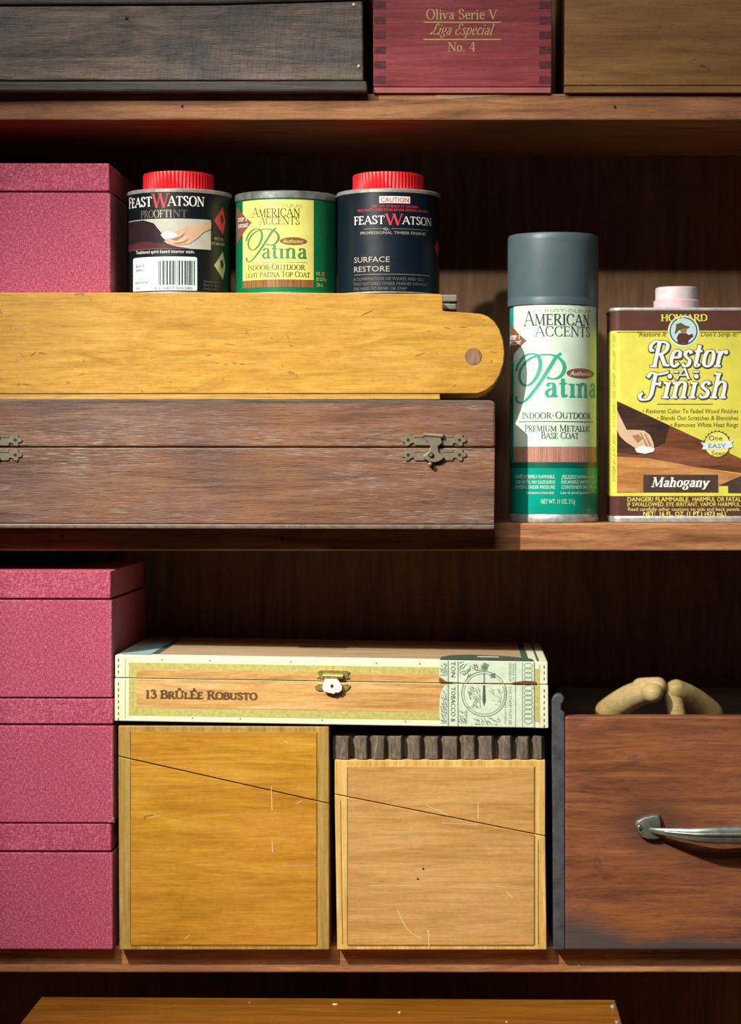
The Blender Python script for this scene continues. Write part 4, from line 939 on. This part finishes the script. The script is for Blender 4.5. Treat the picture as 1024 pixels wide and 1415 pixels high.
sans(S, [('THIS STAMP MUST BE', 939, 992, 703, 4.2), ('BROKEN ON OPENING', 941, 992, 697, 3)], M['seal_ink'], sbm, 5, vertical=True)
def arc_pts(cx, cy, r, a0, a1, n=28): return [(cx + r * math.cos(math.radians(a0 + (a1 - a0) * k / n)), cy + r * math.sin(math.radians(a0 + (a1 - a0) * k / n))) for k in range(n + 1)]
cxs, cys = 669, 950.5
pen(S, [arc_pts(cxs, cys, 31, -28 + 3, 180 + 25)], 1.4, 1.2, M['seal_ink'], sbm, 5, name='seal_print', smooth=False)
pen(S, [arc_pts(cxs, cys, 28, -26 + 3, 180 + 23)], .8, .8, M['seal_ink'], sbm, 5, name='seal_print', smooth=False)
pen(S, [arc_pts(cxs, cys, 31, -32, -148)], 1.4, 1.2, M['seal_ink'], sl, 5, name='seal_print', smooth=False)
pen(S, [arc_pts(cxs, cys, 28, -34, -146)], .8, .8, M['seal_ink'], sl, 5, name='seal_print', smooth=False)
random.seed(11)
def scribble(x0, x1, y0, y1, n, par, m='seal_ink', wd=.9, a=(0.2, 1.4)):
    st_ = []
    for k in range(n):
        x, y = random.uniform(x0, x1), random.uniform(y0, y1); L_ = random.uniform(3, 9); t = random.uniform(*a)
        q = [(x, y), (x + L_ * .5 * math.cos(t) + random.uniform(-1, 1), y + L_ * .5 * math.sin(t)), (x + L_ * math.cos(t), y + L_ * math.sin(t))]
        st_.append([(min(max(u_, x0), x1), min(max(v_, y0), y1)) for u_, v_ in q])
    pen(S, st_, wd, wd * .6, M[m], par, 5, name='seal_engraving')
scribble(646, 664, 940, 970, 46, sbm); scribble(634, 645, 972, 992, 22, sbm, 'seal_ink', 1.1); scribble(648, 690, 982, 993, 34, sbm); scribble(674, 694, 942, 966, 20, sbm, 'seal_ink', .6)
scribble(634, 650, 907, 930, 26, sl, 'seal_ink', 1.2, (-1.2, -.4)); scribble(652, 672, 908, 918, 22, sl, 'seal_dark', .8); scribble(608, 617, 908, 926, 30, sl); scribble(609, 617, 945, 992, 50, sbm); scribble(676, 684, 921, 928, 12, sl, 'seal_dark', .8)
for k in range(8):
    yy = 942 + k * 6.4
    if yy < 990: pen(S, [ellipse(730, yy, 5.4, 4.2, 14) + [ellipse(730, yy, 5.4, 4.2, 14)[0]]], .9, .7, M['seal_ink'], sbm, 5, name='seal_engraving', smooth=False)
for k in range(4):
    yy = 911 + k * 6.4; pen(S, [ellipse(730, yy, 5.4, 4.2, 14) + [ellipse(730, yy, 5.4, 4.2, 14)[0]]], .9, .7, M['seal_ink'], sl, 5, name='seal_engraving', smooth=False)
patch('seal_print', S, [[(667.6, 938.5), (670.4, 938.5), (671.4, 960), (669, 968), (666.6, 960)]], 5, M['seal_dark'], sbm)
patch('seal_print', S, [[(668, 922), (670.2, 922), (670.2, 935), (667.8, 935)], [(669, 907), (676, 910), (673, 918), (669, 921), (664, 914)]], 5, M['seal_ink'], sl)
patch('seal_tear', S, [[(607, 929), (616, 934), (630, 935.9), (607, 935.9)], [(712, 933.4), (726, 931.4), (741, 932.2), (741, 935.9), (705, 935.9)]], 6, M['brown_ink'], lid)
# printed paper on the top of the lid
class Top:
    step = None
    def u(s, x): return x
    def at(s, u, t, l): 
        p = W(u, 905 + (u - X0) * KT, Y); return Vector((p.x, Y + t, p.z + EPS * l * 1.5))
TP = Top()
def topp(name, polys, l, m): 
    bm = NB()
    for P_ in polys: fpoly(bm, P_)
    for v in bm.verts: v.co = TP.at(v.co.x, v.co.y, l)
    for f_ in bm.faces:
        f_.normal_update()
        if f_.normal.z < 0: f_.normal_flip()
    return part(name, bm, M[m], lid)
topp('top_paper', [[(196, .012), (722, .012), (722, .155), (196, .155)]], 1, 'box_top')
topp('corner_print', [[(166, .006), (206, .006), (206, .158), (166, .158)]], 2, 'cyan')
topp('corner_print', [[(206, .012), (216, .012), (216, .155), (206, .155)]], 2, 'seal_dark')
topp('trim_line', [[(722, .006), (731, .006), (731, .158), (722, .158)], [(742, .004), (745, .004), (745, .16), (742, .16)]], 2, 'seal_dark')
topp('paper_seal', [[(607, .0008), (738, .0008), (736, .018), (720, .028), (690, .04), (650, .046), (625, .04), (610, .024)]], 3, 'seal_dark')
topp('seal_print', [[(660, .022), (690, .022), (690, .030), (660, .030)]], 4, 'seal')
topp('top_print', [[(400, .085), (470, .085), (470, .105), (400, .105)]], 2, 'brown_ink')
# catch
yc_ = lambda y: y - 4.7 + 0   # tilt already in the photo heights here
Yc = Y - .0012
b = NB(); prism(b, [(438, 928), (444, 926), (478, 926.5), (484, 929), (481, 933), (484, 938), (474, 938.6), (446, 938.2), (437, 937), (441, 933)], Yc, 0.0013, 0.0003, 1); cp = part('catch_plate', b, M['brass'], lid)
b = NB(); p0, p1 = W(446, 934.2, Yc - .0012), W(474, 934.8, Yc - .0012); tube(b, [p0, p0.lerp(p1, .5), p1], [.0016] * 3, 12); part('hinge_barrel', b, M['brass'], cp, True)
b = NB(); prism(b, [(434, 948), (440, 945), (446, 946), (446, 955), (440, 955), (436, 953)], Yc, .0013, .0003, 1); prism(b, [(472, 946), (480, 945), (485, 948), (482, 952), (478, 955), (472, 955)], Yc, .0013, .0003, 1)
part('catch_base', b, M['brass'], body)
b = NB(); prism(b, [(449, 938), (466, 938.4), (470, 943), (473, 949), (472.5, 954), (468, 957.5), (464, 957), (461, 959.5), (457.5, 958), (453, 957.5), (447, 955), (445, 950), (447, 944)], Yc - .003, .0014, .0004, 2)
ct = part('catch', b, M['bright_tin'], lid, label='bright nickel catch')
b = NB(); p = W(458.7, 948, Yc - .003); tube(b, [p + Vector((0, .001, 0)), p, p + Vector((0, -.0005, 0))], [.0011, .0011, .0007], 14); part('catch_pin', b, M['bronze_dark'], ct, True)

# ------------------------------------------------------------------ drawer
Y = -0.0115; bot = app(T_LOW, Y)
o = thing('drawer', 'worn red-brown wooden drawer with a metal pull handle at the right of the lower shelf', 'drawer', (W(781, 0, Y).x, Y, zt(T_LOW)))
b = NB(); prism(b, [(781, 990), (1298, 990), (1298, bot - .3), (781, bot - .3)], Y, 0.014, 0.0012); fp = part('front_panel', b, M['drawer'], o)
for k, (xa, xb) in enumerate(((762.5, 780.6), (1298.4, 1316))):
    b = NB(); m = (lambda x: x) if k == 0 else (lambda x: 1298.4 + (780.6 - x))
    prism(b, [(m(x), y) for x, y in ((762.5, 968), (765, 962), (770, 959), (776, 959.5), (779.5, 963), (779, 969), (775.6, 974), (775.6, 981), (780.6, 985), (780.6, bot - .3), (765, bot - .3))], Y + .0003, 0.012, 0.0008)
    q0, q1 = W(m(764), 0, Y).x, W(m(779), 0, Y).x
    wbox(b, (min(q0, q1), Y + .012, zt(T_LOW)), (max(q0, q1), 0.165, W(0, 1000, Y).z), .0008); part('side_board', b, M['drawer_side'], o, label='dark grey painted side')
b = NB(); wbox(b, (W(781, 0, Y).x, 0.153, zt(T_LOW)), (W(1298, 0, Y).x, 0.165, W(0, 982, Y).z), .0008); part('back_board', b, M['inner_wood'], o)
TRAY = 1026.0
b = NB(); wbox(b, (W(781, 0, Y).x, Y + .0145, zt(TRAY + 10)), (W(1298, 0, Y).x, 0.1525, zt(TRAY))); part('tray_floor', b, M['inner_wood'], o)
# handle
EAR = [(876, 1138), (879, 1133), (889, 1127.5), (901, 1125), (911, 1124.4), (913.5, 1131), (914.5, 1142), (914.8, 1158.5), (905, 1160.5), (894.5, 1160), (886, 1156.5), (880, 1149)]
XM = 1039.5
b = NB()
for mir in (False, True):
    e = [((2 * XM - x) if mir else x, y) for x, y in EAR]
    f = [W(x, y, Y - .0005) for x, y in e]; cxm = sum(p.x for p in f) / len(f); czm = sum(p.z for p in f) / len(f)
    top_ = [Vector((cxm + (p.x - cxm) * .9, Y - .0042, czm + (p.z - czm) * .9)) for p in f]
    solid(b, top_, [p + Vector((0, .0006, 0)) for p in f], 0.0007, 2)
pts, rad = [], []
N = 40
for k in range(N + 1):
    t = k / N; x = 897 + (2 * XM - 2 * 897) * t; q = math.sin(math.pi * t)
    out = 0.0035 + 0.0125 * min(1, q * 1.35) ** 0.75
    yy = 1146.5 + 7.2 * min(1, q * 1.5) ** .8
    pts.append(W(x, yy, Y - out)); rad.append((3.0 + 9.2 * min(1, q * 1.15) ** 1.0) * PX)
t_ = NB(); tube(t_, pts, rad, 20, (0.5, 1.0)); merge(b, t_)
t_ = NB(); tube(t_, [p + Vector((0, -r * .42, r * .12)) for p, r in zip(pts[3:-3], rad[3:-3])], [r * .28 for r in rad[3:-3]], 10); merge(b, t_)
hd = part('handle', b, M['pewter'], o, True, label='tarnished metal bow handle')
for sx in (884.5, 2 * XM - 884.5):
    b = NB(); p = W(sx, 1143.5, Y - .0036); tube(b, [p + Vector((0, .002, 0)), p, p + Vector((0, -.0008, 0)), p + Vector((0, -.0013, 0))], [.0024, .0024, .0020, .0010], 18)
    sw = part('screw', b, M['pewter'], hd, True)
    b = NB(); rect(b, sx - .7, sx + .7, 1139.6, 1147.4, Y - .0050, .0006); part('slot', b, M['black'], sw)

# pale wooden pieces lying in the drawer, out of focus
zt_ = zt(TRAY)
def piece(label, p0, p1, r0, r1, bend):
    o = thing('wooden_peg', label, 'wooden peg', (p0.x, p0.y, zt_), 'pale pegs in the drawer')
    b = NB(); capsule(b, p0, p1, r0, r1, 28, bend); part('shaft', b, M['pale_wood'], o, True); return o
def low(x, Yd, r): p = W(x, 0, Yd); p.z = zt_ + r + .0002; return p
def piece(label, segs):
    o = thing('wooden_peg', label, 'wooden peg', (segs[0][0].x, segs[0][0].y, zt_), 'pale pegs in the drawer')
    b = NB()
    for p0, p1, r0, r1, bend in segs:
        t = NB(); capsule(t, p0, p1, r0, r1, 28, bend); merge(b, t)
    part('shaft', b, M['pale_wood'], o, True); return o
piece('blurred pale wooden peg in the drawer slanting up to the right',
      [(low(842, 0.095, .0105), W(893, 955, 0.062), .0105, .0088, (0, 0, .002)), (W(886, 950, .066), W(909, 948, .058), .0070, .0064, None), (W(893, 957, .062), W(903, 957.5, .050), .0074, .0070, None)])
piece('blurred pale wooden peg in the drawer slanting down to the right',
      [(W(934, 954, 0.062), low(980, 0.090, .0100), .0078, .0100, (0, 0, .002)), (W(930, 957, .062), low(938, 0.060, .0062), .0066, .0062, None)])

# ------------------------------------------------------------------ brown box under the lower shelf
Yk = 0.010; lev = tru(1377.5, Yk)
xl, xr = W(57, 0, Yk).x, W(850, 0, Yk).x
o = thing('low_wooden_box', 'brown varnished wooden box on the bottom shelf under the row of boxes', 'box', ((xl + xr) / 2, -0.07, zt(T_BOT)))
b = NB(); f = [Vector((xl, -.16, zt(lev))), Vector((xr, -.16, zt(lev + 1))), Vector((xr, -.16, zt(lev + 16))), Vector((xl, -.16, zt(lev + 16)))]
k = [Vector((p.x, Yk, p.z)) for p in f]; k[1].z = zt(lev + 4); solid(b, f, k, 0.0008); part('lid', b, M['low_box'], o)
b = NB(); wbox(b, (xl + .003, -.157, zt(T_BOT)), (xr - .003, Yk - .003, zt(lev + 16.4)), .0008); part('body', b, M['low_box'], o)
for x, y in ((847, 1390), (853, 1412)):
    s_ = (lev + 3 - YV) / (y - YV); Yn = (s_ - 1) * D; p = W(x, y, Yn)
    b = NB(); lathe(b, (p.x, p.y), [(0, p.z + .0012), (.0018, p.z + .0008), (.0022, p.z - .0008)], 14); part('nail', b, M['nail'], o, True)
for x, y, r in ((240, 1387, .0012), (252, 1391, .0009), (345, 1386, .0010), (463, 1388, .0026), (552, 1399, .0011), (700, 1412, .0009)):
    s_ = (lev + 2.2 - YV) / (y - YV); Yn = (s_ - 1) * D; p = W(x, y, Yn)
    b = NB(); lathe(b, (p.x, p.y), [(0, p.z + .0006), (r * .7, p.z + .0004), (r, p.z - .0012)], 10); part('paint_fleck', b, M['scratch'], o, True)
